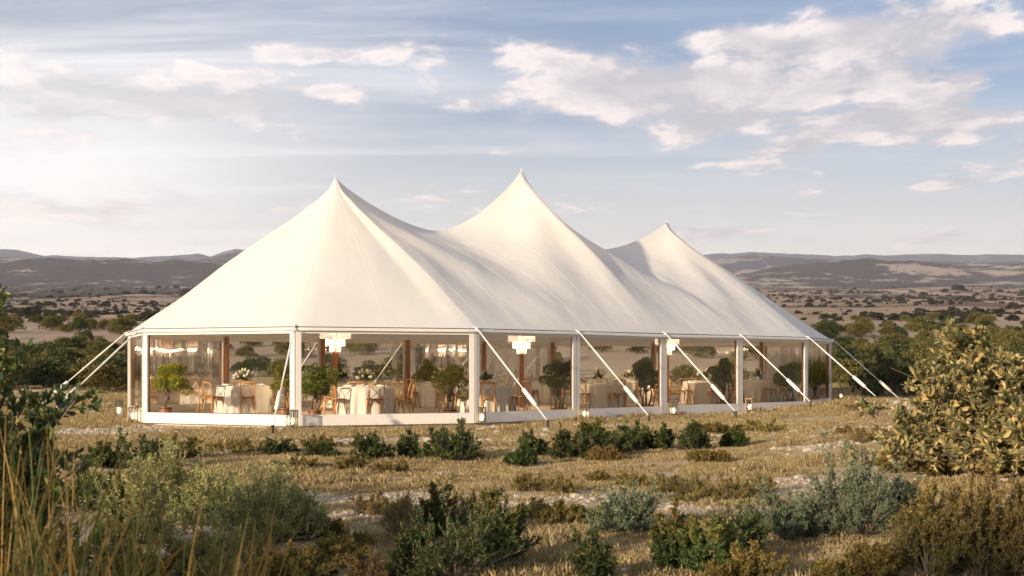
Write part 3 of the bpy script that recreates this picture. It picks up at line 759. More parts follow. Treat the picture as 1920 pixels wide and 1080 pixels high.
for ti, (px, Y, a0, ph, near_) in enumerate(TABLES):
    X = (px-960)*Y/PXF; base = Vector((X, Y, FL))
    if tab0 is None:
        tab0 = t_ = empty('round_table', base)
        b = MB(); b.lathe([(.001, .725), (.74, .725), (.74, .755), (.001, .755)], 32); b.build('tabletop', M['deck'], t_)
        for k in range(4):
            a = k*math.pi/2+.78; b = MB(); b.tube([(.5*math.cos(a), .5*math.sin(a), 0), (.42*math.cos(a), .42*math.sin(a), .725)], .02, 6); b.build('leg', M['iron'], t_)
    else: t_ = copy_tree(tab0); t_.location = base
    tag(t_, 'round table hidden under its cloth, the %s' % ph, 'table', 'round dining tables')
    cl = cloth_mesh(ti).build('tablecloth', M['linen'], None, True, base); tag(cl, 'pale floor-length cloth on the %s' % ph, 'tablecloth', 'pale round tablecloths')
    bq = make_bouquet(50+ti, base+Vector((0, 0, .766))); tag(bq, 'white flowers with green leaves on the %s' % ph, 'bouquet', 'table flowers')
    for k in range(6):
        a = R(a0-60*k+rr_.uniform(-5, 5)); rad = 1.02+rr_.uniform(-.04, .08); d = Vector((math.cos(a), math.sin(a), 0))
        if not chair_used: c_ = chair0; chair_used = True
        else: c_ = copy_tree(chair0)
        c_.location = base+d*rad; c_.rotation_euler = (0, 0, a+math.pi/2+rr_.uniform(-.12, .12))
        tag(c_, 'oak crossback chair at the %s side of the %s' % (SEATN[k], ph), 'chair', 'crossback chairs')
        pp = base+d*.55+Vector((0, 0, .768))
        if plate0 is None:
            b = MB(); b.lathe([(.001, .004), (.08, .004), (.135, .018), (.138, .021), (.082, .010), (.001, .009)], 24); plate0 = pl = b.build('plate', M['china'], None, True)
            b = MB(); b.lathe([(.036, 0), (.034, .004), (.005, .009), (.004, .085), (.03, .12), (.036, .16), (.030, .205)], 12); glass0 = gg = b.build('wine_glass', M['glass'], None, True)
            b = MB(); b.box((-.05, -.1, 0), (.05, .1, .03)); nap0 = nk = b.build('napkin', M['linen'])
        else: pl = dup(plate0); gg = dup(glass0); nk = dup(nap0)
        pl.location = pp; tag(pl, 'white plate at the %s seat of the %s' % (SEATN[k], ph), 'plate', 'dinner plates')
        sd = Vector((-d.y, d.x, 0)); gg.location = pp-d*.14+sd*.16-Vector((0, 0, .0015)); tag(gg, 'stemmed glass at the %s seat of the %s' % (SEATN[k], ph), 'wine glass', 'wine glasses')
        nk.location = pp+Vector((0, 0, .022)); nk.rotation_euler = (0, 0, a); tag(nk, 'folded pale napkin at the %s seat of the %s' % (SEATN[k], ph), 'napkin', 'napkins')

# ------------------------------------------------------------------ potted trees
def potted(seed, loc, h, w_, lean, pot, leafm, label, trunk_n=1):
    rn = random.Random(seed); nr = np.random.default_rng(seed); t = empty('potted_tree', loc); tag(t, label, 'potted tree', 'small potted trees along the tent walls')
    if pot == 'basket':
        b = MB(); pr = [(.001, 0)]; 
        for k in range(11): pr += [(.215+.012*k/10+(.008 if k % 2 else 0), .003+k*.019)]
        pr += [(.20, .20), (.20, .17)]; b.lathe(pr, 26); bs = b.build('basket', M['basket'], t)
        for s in (-1, 1):
            b = MB(); b.tube(arc((s*.21, -.07, .19), (s*.26, 0, .36), (s*.21, .07, .19), 8), .012, 6); b.build('handle', M['basket'], bs, True)
    else:
        b = MB(); b.lathe([(.001, 0), (.145, 0), (.165, .10), (.155, .235), (.14, .235), (.14, .20)], 22); bs = b.build('barrel', M['barrel'], t)
        for z_ in (.04, .185): b = MB(); b.lathe([(.158 if z_ < .1 else .1625, z_), (.168, z_), (.168, z_+.02), (.158, z_+.02)], 22); b.build('hoop', M['iron'], bs)
    b = MB(); b.lathe([(.001, .175), (.14 if pot != 'basket' else .2, .175)], 18); b.build('soil', M['soil'], t)
    cz = h*.73; cl = []
    for k in range(20):
        a = rn.uniform(0, 6.28); e = rn.uniform(-.9, 1.5); q = rn.uniform(.45, 1.25)
        cl.append(Vector((lean+math.cos(a)*math.cos(e)*w_*.5*q*.85, math.sin(a)*math.cos(e)*w_*.5*q*.85, cz+math.sin(e)*h*.25*q)))
    tr_ = MB()
    for k in range(trunk_n):
        ox = (k-(trunk_n-1)/2)*.09
        tr_.tube([(ox, 0, .16), (ox*1.4+lean*.15+rn.uniform(-.05, .05), rn.uniform(-.04, .04), .38), (ox*1.8+lean*.5, rn.uniform(-.04, .04), .55), (ox+lean*.9, 0, cz)], [.036, .028, .024, .012], 7)
    for c_ in cl[:11]:
        s_ = Vector((lean*.35+rn.uniform(-.03, .03), rn.uniform(-.03, .03), rn.uniform(.40, .60)))
        tr_.tube([s_, (s_*.5+c_*.5)+Vector((0, 0, -.05)), c_], [.017, .012, .006], 5)
    tr_.build('trunk', M['bark'], t, True)
    N = 4600; ci = nr.integers(0, len(cl), N); ca = np.array([tuple(c_) for c_ in cl])[ci]
    dd = nr.normal(size=(N, 3)); dd /= np.linalg.norm(dd, axis=1, keepdims=True); rr2 = nr.uniform(.3, 1, N)**.5*.135*w_/.9*nr.uniform(.8, 1.2, N)
    pos = ca+dd*rr2[:, None]*np.array([1, 1, .85]); dr = dd+np.array([0, 0, .25])+nr.normal(size=(N, 3))*.4
    me = leaf_mesh('crown', pos, dr, nr.uniform(.045, .08, N), nr.uniform(.022, .038, N), nr, leafm)
    link(bpy.data.objects.new('crown', me), t); return t
PT = [(311, 34.4, 1.30, .98, .18, 'barrel', 'pot_leaf', 'golden potted tree with leaning trunk in the leftmost window corner', 1),
      (534, 33.6, 1.22, .80, .05, 'barrel', 'pot_leaf', 'golden potted tree behind the guy rope at the right edge of the first window', 1),
      (590, 31.9, 1.22, .95, .12, 'barrel', 'pot_leaf_green', 'dark green potted tree at the left edge of the second window', 2),
      (843, 32.9, 1.22, 1.02, .04, 'barrel', 'pot_leaf', 'wide bushy golden-green potted tree at the right edge of the second window', 2),
      (799, 44.4, 1.45, .9, 0, 'barrel', 'pot_leaf', 'amber potted tree far inside against the rear wall', 1),
      (1048, 34.9, 1.45, .84, 0, 'basket', 'pot_leaf_green', 'round-headed tree in a handled basket in the third window', 3),
      (1211, 37.3, 1.45, .86, 0, 'basket', 'pot_leaf_green', 'round-headed tree in a basket at the right edge of the fourth window', 3),
      (1357, 39.9, 1.45, .86, 0, 'basket', 'pot_leaf_green', 'round-headed tree in a basket in the fifth window', 3),
      (1481, 42.9, 1.30, 1.1, 0, 'barrel', 'pot_leaf_green', 'wide dark potted tree in the last wide window', 2),
      (1528, 46.2, 1.35, 1.1, 0, 'barrel', 'pot_leaf', 'potted tree seen blurred through the right end window', 2)]
for i, (px, Y, h, w_, ln, pot, lm, lab, tn) in enumerate(PT):
    potted(300+i, ((px-960)*Y/PXF, Y, FL), h, w_, ln, pot, M[lm], lab, tn)

# ------------------------------------------------------------------ vegetation builders
def shrub_meshes(seed, Hh, W, n_main, n_sub, lpsub, ll, lw, lm, stemm, spike=.0, kind='diamond', droop=0.0, flat=1.0, sub_len=.35, up=.5, rnd_top=0.0, base_r=.12, stem_r=.010, low=.15):
    """stems fan out from the base to a dome, side shoots carry the leaves"""
    rn = np.random.default_rng(seed); stems = MB(); pos = []; dr = []; tops = []
    for i in range(n_main):
        a = rn.uniform(0, 2*math.pi); e = math.asin(min(1, low+(1-low)*rn.random()**.8)); q = rn.uniform(.75, 1.08)*(1+.20*math.sin(a*3+seed)+.10*math.sin(a*7+seed*2))
        tip = np.array([math.cos(a)*math.cos(e)*W*.5*q, math.sin(a)*math.cos(e)*W*.5*q*flat, max(.06*Hh, math.sin(e)*Hh*q*(1+spike*rn.random()))])
        b0 = np.array([math.cos(a)*base_r*W*rn.random(), math.sin(a)*base_r*W*rn.random()*flat, -.03])
        mid = b0*.5+tip*.5; mid[2] = max(mid[2], tip[2]*.35)+.08*Hh*rn.uniform(0, 1); mid[:2] *= rn.uniform(.75, 1.05)
        stems.tube([b0, mid*.55+b0*.45, mid*.8+tip*.2, tip], [stem_r, stem_r*.8, stem_r*.55, stem_r*.25], 3, False)
        for k in range(n_sub):
            t = rn.uniform(.30, 1.0)**.8; p = b0*(1-t)**2+mid*2*t*(1-t)+tip*t*t; d = (tip-b0); d = d/np.linalg.norm(d)
            d = d*.6+rn.normal(size=3)*.55+np.array([0, 0, up]); d /= np.linalg.norm(d); L = sub_len*Hh*rn.uniform(.5, 1.15)*(1.1-.4*t)
            e_ = p+d*L; e_[2] = max(e_[2], .03)
            stems.tube([p, e_], [stem_r*.4, stem_r*.2], 3, False)
            f = rn.random(lpsub)**.8; pos.append(p+(e_-p)*f[:, None]+rn.normal(size=(lpsub, 3))*ll*.12)
            dr.append(d[None]*.7+rn.normal(size=(lpsub, 3))*.62+np.array([0, 0, .1-droop])); tops.append(f)
    pos = np.concatenate(pos); dr = np.concatenate(dr); N = len(pos); ok = pos[:, 2] > -.01; pos = pos[ok]; dr = dr[ok]; N = len(pos)
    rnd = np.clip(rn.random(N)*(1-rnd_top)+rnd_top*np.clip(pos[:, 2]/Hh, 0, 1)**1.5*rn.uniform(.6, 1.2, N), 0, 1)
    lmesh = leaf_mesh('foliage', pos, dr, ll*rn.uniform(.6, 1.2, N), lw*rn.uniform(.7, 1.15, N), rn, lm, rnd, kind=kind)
    sm = bpy.data.meshes.new('stems'); sm.from_pydata(stems.v, [], stems.f); sm.materials.append(stemm)
    return lmesh, sm
def bush_meshes(seed, lm, N=2600, nc=26, ll=.16, flatz=.8):
    """unit bush: about 1 wide, 0.8 tall, leaf clumps over a few limbs"""
    rn = np.random.default_rng(seed); cl = []; 
    for i in range(nc):
        a = rn.uniform(0, 6.283); e = rn.uniform(-.1, 1.5); q = rn.uniform(.55, 1.0)*(1+.15*math.sin(a*2+seed))
        cl.append([math.cos(a)*math.cos(e)*.40*q, math.sin(a)*math.cos(e)*.40*q, .18+math.sin(max(e, 0))*.50*q*flatz, rn.uniform(.11, .19)])
    cl = np.array(cl); ci = rn.integers(0, nc, N); d = rn.normal(size=(N, 3)); d /= np.linalg.norm(d, axis=1, keepdims=True); d[:, 2] = np.where(d[:, 2] < -.4, -d[:, 2], d[:, 2])
    pos = cl[ci, :3]+d*(cl[ci, 3]*rn.uniform(.45, 1.1, N)**.7)[:, None]; pos[:, 2] = np.maximum(pos[:, 2], .01+rn.random(N)*.03)
    dr = d+rn.normal(size=(N, 3))*.5+np.array([0, 0, .2])
    rnd = np.clip(rn.random(N)*.75+.25*rn.random(nc)[ci], 0, 1)
    lmesh = leaf_mesh('crown', pos, dr, ll*.36*rn.uniform(.6, 1.3, N), ll*.24*rn.uniform(.7, 1.2, N), rn, lm, rnd)
    st = MB()
    for c_ in cl[:14]: st.tube([(c_[0]*.1, c_[1]*.1, -.06), (c_[0]*.5, c_[1]*.5, c_[2]*.45), (c_[0], c_[1], c_[2])], [.018, .012, .005], 4, False)
    sm = bpy.data.meshes.new('stems'); sm.from_pydata(st.v, [], st.f); sm.materials.append(M['twig']); return lmesh, sm
def place(name, meshes, loc, sx, sz, rz, label, cat, group=None, leafname='foliage', stemname='stems', sy=None):
    t = empty(name, loc, rz); t.scale = (sx, sy or sx, sz)
    a = link(bpy.data.objects.new(leafname, meshes[0]), t); b = link(bpy.data.objects.new(stemname, meshes[1]), t)
    tag(t, label, cat, group); return t

# --- hillside bushes
bush_var = [bush_meshes(500+i, M['hill_leaf'], 3000, 26) for i in range(5)]+[bush_meshes(520+i, M['hill_leaf_dark'], 2800, 22) for i in range(3)]
rn = np.random.default_rng(77)
pts = []
def try_bush(x, y, s, gap=.42):
    for (a, b, c_) in pts:
        if (a-x)**2+(b-y)**2 < ((s+c_)*gap)**2: return False
    pts.append((x, y, s)); return True
ORD = ['leftmost', 'second from left', 'third from left', 'fourth from left', 'fifth from left', 'sixth from left', 'seventh from left', 'eighth from left', 'ninth from left', 'tenth from left']
HB = []; HBO = []
def zone(x, y):
    px = 960+PXF*x/y
    band = 'at the slope foot' if y < 82 else 'midway up the slope' if y < 125 else 'high on the slope'
    for lim, nm in ((0, 'beyond the left frame edge'), (135, 'at the left frame edge'), (262, 'by the left guy ropes'), (555, 'behind the first window'), (890, 'behind the second window'), (1083, 'behind the third window'),
                    (1245, 'behind the fourth window'), (1390, 'behind the fifth window'), (1560, 'behind the sixth window'), (1690, 'right of the tent'), (1800, 'left of the sunlit bush'), (1920, 'at the right frame edge')):
        if px < lim: return band, nm
    return band, 'beyond the right frame edge'
# dense belts at the foot of the slope, thinner above
def add_hill_bush(x, y, s, dark):
    v = bush_var[rn.integers(5, 8) if dark else rn.integers(0, 5)]
    band, sd = zone(x, y); size = 'large' if s > 3.0 else 'mid-sized' if s > 2.1 else 'small'; colr = 'dark green' if dark else 'olive green'
    lab = ''; grp = 'bushes on the slope behind the tent'; HB.append(((size, colr, band, sd), x/y))
    HBO.append(place('hillside_bush', v, (x, y, Hs(x, y)-.05*s), s*rn.uniform(.9, 1.15), s*rn.uniform(.68, .95), rn.uniform(0, 6.28), lab, 'bush', grp, 'crown'))
cand = []
for k in range(9000):
    y = 58*(260/58.)**rn.random(); x = rn.uniform(-.47, .47)*y
    px = 960+PXF*x/y
    if 255 < px < 1570 and (HZ-(Hs(x, y)+2.2-EYE)*PXF/y) < 606 and (HZ-(Hs(x, y)-EYE)*PXF/y) < 622: continue
    if not -60 < px < 1980: continue
    den = .5
    cl_ = float(vnoise(x/18+3, y/18, 91))
    if px < 262: den = 1.0 if y < 112 else (.16+.8*(cl_ > .55) if y < 215 else .08)
    elif px > 1545: den = 1.0 if y < 96 else (.55 if y < 200 else .25)
    else:
        c2 = float(vnoise(x/9+3, y/9, 93)); den = .55*(c2 > .60) if y < 150 else .2
        if y < 66: continue
    cand.append((x, y, den))
nb_count = 0
for (x, y, den) in cand:
    if rn.random() > den: continue
    s = rn.uniform(1.9, 3.7)*(1.0 if y < 120 else .95)
    if nb_count >= 284: break
    dense = y < 112 and (abs(960+PXF*x/y-960) > 640)
    if try_bush(x, y, s, .34 if dense else .46):
        add_hill_bush(x, y, s, rn.random() < (.45 if y < 90 else .28)); nb_count += 1

for key in set(k for k, _ in HB):
    ids = sorted([i for i, (k, _) in enumerate(HB) if k == key], key=lambda i: HB[i][1])
    for r_, i in enumerate(ids):
        if len(ids) == 1: HBO[i]['label'] = 'lone %s %s bush %s %s' % key
        elif r_ < 10: HBO[i]['label'] = '%s %s %s bush %s %s' % ((ORD[r_],)+key)
        else: HBO[i]['label'] = 'one of the rightmost %s %s bushes %s %s' % key

# --- GN scatter helper: one 'stuff' object out of many instances
def scatter(name, P_, rot, scl, idx, protos, label):
    me = bpy.data.meshes.new(name); P_ = np.asarray(P_, np.float32); me.vertices.add(len(P_)); me.vertices.foreach_set('co', P_.ravel())
    a = me.attributes.new('rot', 'FLOAT_VECTOR', 'POINT'); a.data.foreach_set('vector', np.asarray(rot, np.float32).ravel())
    a = me.attributes.new('scl', 'FLOAT_VECTOR', 'POINT'); a.data.foreach_set('vector', np.asarray(scl, np.float32).ravel())
    a = me.attributes.new('idx', 'INT', 'POINT'); a.data.foreach_set('value', np.asarray(idx, np.int32))
    me.update()
    o = link(bpy.data.objects.new(name, me)); tag(o, label, name.replace('_', ' '), kind='stuff')
    col = bpy.data.collections.new(name+'_source')
    for i, m_ in enumerate(protos): col.objects.link(bpy.data.objects.new('%s_source_%02d' % (name, i), m_))
    ng = bpy.data.node_groups.new(name, 'GeometryNodeTree')
    ng.interface.new_socket('Geometry', in_out='INPUT', socket_type='NodeSocketGeometry'); ng.interface.new_socket('Geometry', in_out='OUTPUT', socket_type='NodeSocketGeometry')
    nn = ng.nodes; ll_ = ng.links; gi = nn.new('NodeGroupInput'); go = nn.new('NodeGroupOutput')
    ci = nn.new('GeometryNodeCollectionInfo'); ci.inputs[0].default_value = col; ci.inputs['Separate Children'].default_value = True; ci.inputs['Reset Children'].default_value = True
    ip = nn.new('GeometryNodeInstanceOnPoints'); ip.inputs['Pick Instance'].default_value = True
    def attr(nm, ty):
        n = nn.new('GeometryNodeInputNamedAttribute'); n.data_type = ty; n.inputs[0].default_value = nm
        return [x for x in n.outputs if x.enabled and x.name == 'Attribute'][0]
    ll_.new(gi.outputs[0], ip.inputs['Points']); ll_.new(ci.outputs[0], ip.inputs['Instance'])
    ll_.new(attr('idx', 'INT'), ip.inputs['Instance Index'])
    e2 = nn.new('FunctionNodeEulerToRotation'); ll_.new(attr('rot', 'FLOAT_VECTOR'), e2.inputs[0]); ll_.new(e2.outputs[0], ip.inputs['Rotation'])
    ll_.new(attr('scl', 'FLOAT_VECTOR'), ip.inputs['Scale']); ll_.new(ip.outputs[0], go.inputs[0])
    md = o.modifiers.new('scatter', 'NODES'); md.node_group = ng; return o

# far trees and bushes on the plain
far_var = [bush_meshes(560+i, M['far_leaf'], 500, 12, .42)[0] for i in range(4)]
N = 26000; y = 190*(3600/190.)**rn.random(N); x = rn.uniform(-.5, .5, N)*y
dm = fbm(x/(y*.09)+8, y/(y*.09)+np.log(y)*9, 33, 4)*.9; rowd = vnoise(x/180, y/26, 35)
keep = (rn.random(N) < np.where(y < 320, .10, .60)*np.clip((dm-.42)*14, .03, 1)) 
x, y = x[keep], y[keep]; N = len(x)
s = 1.55*np.exp(rn.normal(size=N)*.48)*np.clip(y/700, .85, 2.0); z = H(x, y)
scatter('plain_bushes', np.stack([x, y, z-.1*s], 1), np.stack([0*x, 0*x, rn.uniform(0, 6.28, N)], 1), np.stack([s*1.25, s*1.25, s*.85], 1), rn.integers(0, 4, N), far_var, 'dark far-off trees and bushes dotted over the sandy plain')

# dry short grass, one sheet of tufts
def tuft_mesh(seed, n, h, sp, wd, m, lean=.5):
    r_ = np.random.default_rng(seed); pos = np.stack([r_.normal(size=n)*sp, r_.normal(size=n)*sp, np.zeros(n)-.005], 1)
    dr = np.stack([r_.normal(size=n)*lean, r_.normal(size=n)*lean, np.ones(n)], 1)
    return leaf_mesh('tuft', pos, dr, h*r_.uniform(.5, 1.15, n), np.full(n, wd), r_, m, None, fold=.1, curl=.25)
tufts = [tuft_mesh(600+i, 34, .075, .07, .006, M['grass_dry'], .6) for i in range(4)]+[tuft_mesh(610+i, 46, .13, .09, .006, M['grass_dry'], .45) for i in range(2)]
N = 170000; y = 8+(75-8)*rn.random(N)**.85; x = rn.uniform(-.46, .46, N)*y
patchn = fbm(x/2.6, y/2.6, 41, 4); fine_ = fbm(x/.5, y/.5, 43, 2)
td = tent_dist(x, y)
keep = (td > RT*1.0+.05) & (patchn+.35*(fine_-.5) > .41+.10*rn.random(N))
x, y = x[keep], y[keep]; N = len(x); s = rn.uniform(.6, 1.35, N)*np.clip(y/26, .8, 1.5); tall = (vnoise(x/1.7, y/1.7, 44) > .75) & (rn.random(N) < .25)
scatter('dry_grass', np.stack([x, y, H(x, y)], 1), np.stack([0*x, 0*x, rn.uniform(0, 6.28, N)], 1), np.stack([s, s, s*rn.uniform(.5, 1.1, N)], 1), np.where(tall, rn.integers(4, 6, N), rn.integers(0, 4, N)), tufts, 'short dry golden grass covering the field round the tent')

# gravel
def rock_mesh(seed):
    r_ = np.random.default_rng(seed); import bmesh
    bm = bmesh.new(); bmesh.ops.create_icosphere(bm, subdivisions=1, radius=1)
    for v in bm.verts:
        k = 1+r_.uniform(-.28, .28); v.co = Vector((v.co.x*k*r_.uniform(.9, 1.2), v.co.y*k, v.co.z*k*.55))
    me = bpy.data.meshes.new('rock'); bm.to_mesh(me); bm.free(); me.materials.append(M['stone']); return me
rocks = [rock_mesh(700+i) for i in range(5)]
N = 150000; y = 8+(60-8)*rn.random(N)**.9; x = rn.uniform(-.46, .46, N)*y
pn = fbm(x/3.4+9, y/2.2, 51, 4)+.12*np.exp(-((x-8)/6)**2-((y-24)/9)**2); keep = (tent_dist(x, y) > RT+.3) & (pn > .46+.10*rn.random(N))
x, y = x[keep], y[keep]; N = len(x); s = .015*np.exp(rn.normal(size=N)*.5)*np.clip(y/18, .9, 2.2)
scatter('gravel', np.stack([x, y, H(x, y)+s*.15], 1), np.stack([rn.uniform(-.3, .3, N), rn.uniform(-.3, .3, N), rn.uniform(0, 6.28, N)], 1), np.stack([s, s, s], 1), rn.integers(0, 5, N), rocks, 'pale stones and gravel scattered between the grass')
p = at(836, 896); o = link(bpy.data.objects.new('field_stone', rock_mesh(733))); o.location = p+Vector((0, 0, .04)); o.scale = (.17, .13, .13); tag(o, 'single tan stone lying on the open grass', 'stone')

# --- scrub in front of the tent
KIND = {
 'dark': dict(low=.03, n_main=40, n_sub=9, lpsub=15, ll=.046, lw=.018, lm='creosote', sub_len=.38, up=.75, spike=.3),
 'grey': dict(low=.02, n_main=80, n_sub=9, lpsub=16, ll=.042, lw=.015, lm='grey_leaf', sub_len=.28, up=.9, spike=.15, rnd_top=.35),
 'olive': dict(low=.02, n_main=80, n_sub=9, lpsub=16, ll=.046, lw=.017, lm='olive_leaf', sub_len=.28, up=.8, spike=.15, rnd_top=.35),
 'yellow': dict(n_main=44, n_sub=8, lpsub=14, ll=.034, lw=.010, lm='yellow_leaf', sub_len=.40, up=1.3, spike=.2, low=.05),
 'orange': dict(n_main=44, n_sub=8, lpsub=14, ll=.034, lw=.010, lm='orange_leaf', sub_len=.40, up=1.3, spike=.2, low=.05),
 'brown': dict(n_main=70, n_sub=10, lpsub=20, ll=.045, lw=.016, lm='brown_leaf', sub_len=.33, up=1.4, spike=.12, rnd_top=.45, low=.1),
 'mixed': dict(n_main=46, n_sub=9, lpsub=22, ll=.050, lw=.021, lm='mixed_leaf', sub_len=.30, up=.8, spike=.25, rnd_top=.45)}
CN = {'dark': 'dark green', 'grey': 'grey-green', 'olive': 'olive', 'yellow': 'yellow-olive', 'orange': 'rusty orange', 'brown': 'brown-amber', 'mixed': 'green and amber'}
SH = [  # px, base py, width px, height px, kind, phrase
 (692, 864, 88, 58, 'dark', 'left of the centre in front of the second window'), (766, 861, 42, 44, 'dark', 'small one right of the wider shrub before the second window'),
 (858, 867, 92, 64, 'dark', 'open and airy before the wall corner lantern'), (822, 862, 46, 50, 'dark', 'leaning against the airy shrub before the corner lantern'),
 (978, 875, 82, 34, 'dark', 'low one at the left end of the long shrub row'), (1000, 858, 62, 42, 'dark', 'behind the low left end of the shrub row'),
 (1062, 862, 84, 48, 'dark', 'in the left half of the long shrub row'), (1112, 862, 92, 50, 'dark', 'in the middle of the long shrub row'),
 (1112, 826, 60, 32, 'mixed', 'rising behind the middle of the long shrub row'), (1150, 852, 70, 34, 'dark', 'low joint of the long shrub row'),
 (1190, 846, 76, 52, 'dark', 'tallest of the long shrub row'), (1243, 844, 48, 40, 'dark', 'right of the tallest row shrub'), (1300, 846, 62, 46, 'dark', 'at the right end of the shrub row'),
 (1374, 840, 50, 34, 'mixed', 'alone right of the shrub row'), (1118, 866, 50, 26, 'orange', 'at the front foot of the shrub row'), (1150, 866, 40, 28, 'orange', 'beside the other at the front foot of the shrub row'),
 (262, 880, 130, 62, 'dark', 'wide one below the left tent corner'), (190, 878, 70, 46, 'mixed', 'left below the lanterns'), (330, 862, 110, 44, 'brown', 'below the first window'), (430, 850, 120, 26, 'yellow', 'low below the first window'),
 (520, 852, 90, 26, 'dark', 'low left of the first stake'), (600, 858, 80, 24, 'dark', 'low right of the first stake'), (600, 842, 90, 24, 'yellow', 'low behind the dark scrub near the first stake'),
 (560, 880, 100, 22, 'yellow', 'low strip left of the bare patch'), (655, 882, 90, 26, 'yellow', 'low before the second window shrub'), (730, 888, 90, 24, 'yellow', 'low right before the second window shrub'),
 (995, 920, 90, 30, 'yellow', 'left one in the middle of the field'), (1050, 927, 110, 34, 'yellow', 'broad one in the middle of the field'), (1120, 905, 60, 20, 'yellow', 'small one in the middle of the field'),
 (1190, 915, 70, 26, 'yellow', 'right of the centre field'), (1250, 926, 110, 36, 'yellow', 'broad, right of the centre field'), (1305, 940, 110, 48, 'yellow', 'before the gravel strip'), (1375, 938, 130, 48, 'yellow', 'broad, before the gravel strip'), (1430, 925, 60, 34, 'yellow', 'at the right end of the yellow scrub band'),
 (1310, 868, 60, 24, 'yellow', 'small one on the gravel strip'), (1350, 868, 50, 20, 'brown', 'small one right on the gravel strip'), (1430, 812, 90, 22, 'yellow', 'low near the mound'), (1340, 812, 50, 14, 'brown', 'tiny one before the fourth window'),
 (1620, 770, 90, 14, 'orange', 'low on top of the mound'), (1590, 820, 70, 18, 'orange', 'low left one on the right slope'), (1640, 830, 120, 30, 'orange', 'broad one on the right slope'), (1700, 820, 90, 26, 'orange', 'beside the broad-leaved bush'),
 (1690, 885, 110, 34, 'brown', 'below the broad-leaved bush, left'), (1760, 892, 110, 30, 'brown', 'below the broad-leaved bush'), (1850, 890, 110, 40, 'orange', 'under the broad-leaved bush'), (1905, 880, 80, 44, 'orange', 'under the broad-leaved bush at the frame edge'),
 (700, 965, 80, 46, 'orange', 'left of the amber shrub'), (745, 975, 70, 40, 'yellow', 'beside the amber shrub'), (760, 1020, 100, 90, 'orange', 'behind the big dark foreground shrub'), (880, 985, 90, 60, 'yellow', 'behind the foreground shrubs'),
 (1060, 980, 160, 34, 'brown', 'left of the round grey-green shrub'), (1010, 975, 90, 36, 'yellow', 'before the field centre'),
 (1174, 1000, 150, 96, 'grey', 'round one right of the centre foreground'), (1605, 1008, 215, 165, 'grey', 'largest in the right foreground'), (1478, 1012, 170, 100, 'grey', 'left of the largest grey-green shrub'), (1690, 985, 120, 90, 'grey', 'right behind the largest grey-green shrub'),
 (322, 968, 200, 150, 'olive', 'tall one in the left foreground'), (395, 985, 180, 110, 'olive', 'between the two big left foreground shrubs'), (500, 1018, 230, 160, 'olive', 'big one right in the left foreground'), (560, 1012, 120, 90, 'olive', 'small right flank of the big left foreground shrub'),
 (250, 1020, 200, 140, 'olive', 'behind the tall foreground grass'), (170, 960, 160, 90, 'mixed', 'below the left broad-leaved bush'),
 (850, 1090, 230, 150, 'dark', 'big one at the bottom centre'), (780, 1085, 130, 100, 'dark', 'left flank of the big bottom centre shrub'), (938, 1062, 140, 140, 'mixed', 'tall one at the bottom centre'), (830, 1010, 110, 84, 'mixed', 'amber-tipped one behind the bottom centre'),
 (1112, 1092, 110, 92, 'dark', 'at the bottom right of the centre'), (1262, 1075, 90, 105, 'mixed', 'upright one at the bottom'), (1335, 1085, 150, 110, 'mixed', 'broad one at the bottom'), (1395, 1050, 90, 90, 'dark', 'left below the grey-green shrubs'), (1385, 1095, 170, 66, 'brown', 'low one at the bottom edge'),
 (1745, 1085, 170, 165, 'brown', 'left part of the bottom right thicket'), (1840, 1085, 190, 175, 'brown', 'middle of the bottom right thicket'), (1920, 1080, 170, 165, 'brown', 'at the bottom right corner'), (1640, 1095, 130, 80, 'brown', 'small one left of the bottom right thicket'), (1560, 1098, 90, 44, 'brown', 'lowest one right of the bottom centre'),
 (620, 1060, 150, 50, 'brown', 'low one left of the bottom centre'), (560, 1090, 200, 60, 'brown', 'low one by the foreground grass'), (690, 1095, 120, 50, 'orange', 'low one by the bottom centre shrub'), (372, 1080, 190, 90, 'olive', 'lower left one behind the foreground grass tips'), (250, 1095, 190, 80, 'brown', 'low one inside the foreground grass'), (450, 1045, 120, 50, 'yellow', 'under the big left foreground shrub'), (600, 1010, 90, 36, 'brown', 'right foot of the big left foreground shrub'), (660, 1030, 110, 34, 'yellow', 'low one left of the amber shrub'), (480, 1085, 150, 80, 'yellow', 'behind the foreground grass tips')]
gn = {}
rs = random.Random(9)
for i, (px, py, wp, hp, kd, ph) in enumerate(SH):
    p = at(px, py); s_ = PXF/p.y; Wm = wp/s_*.95; Hm = hp/s_*.84
    if Wm > 3: Wm = 3
    kw = dict(KIND[kd]); lm = M[kw.pop('lm')]; k_ = max(.75, min(1.7, p.y/17)); kw['ll'] *= k_; kw['lw'] *= k_
    f = max(.5, min(1.25, Wm*Hm/.55)); kw['n_main'] = int(kw['n_main']*(.55+.5*f))
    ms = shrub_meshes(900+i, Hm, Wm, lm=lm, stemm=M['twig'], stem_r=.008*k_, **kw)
    place('scrub_shrub', ms, p, 1, 1, 0, '%s scrub shrub, %s' % (CN[kd], ph), 'shrub', 'scrub shrubs in front of the tent')

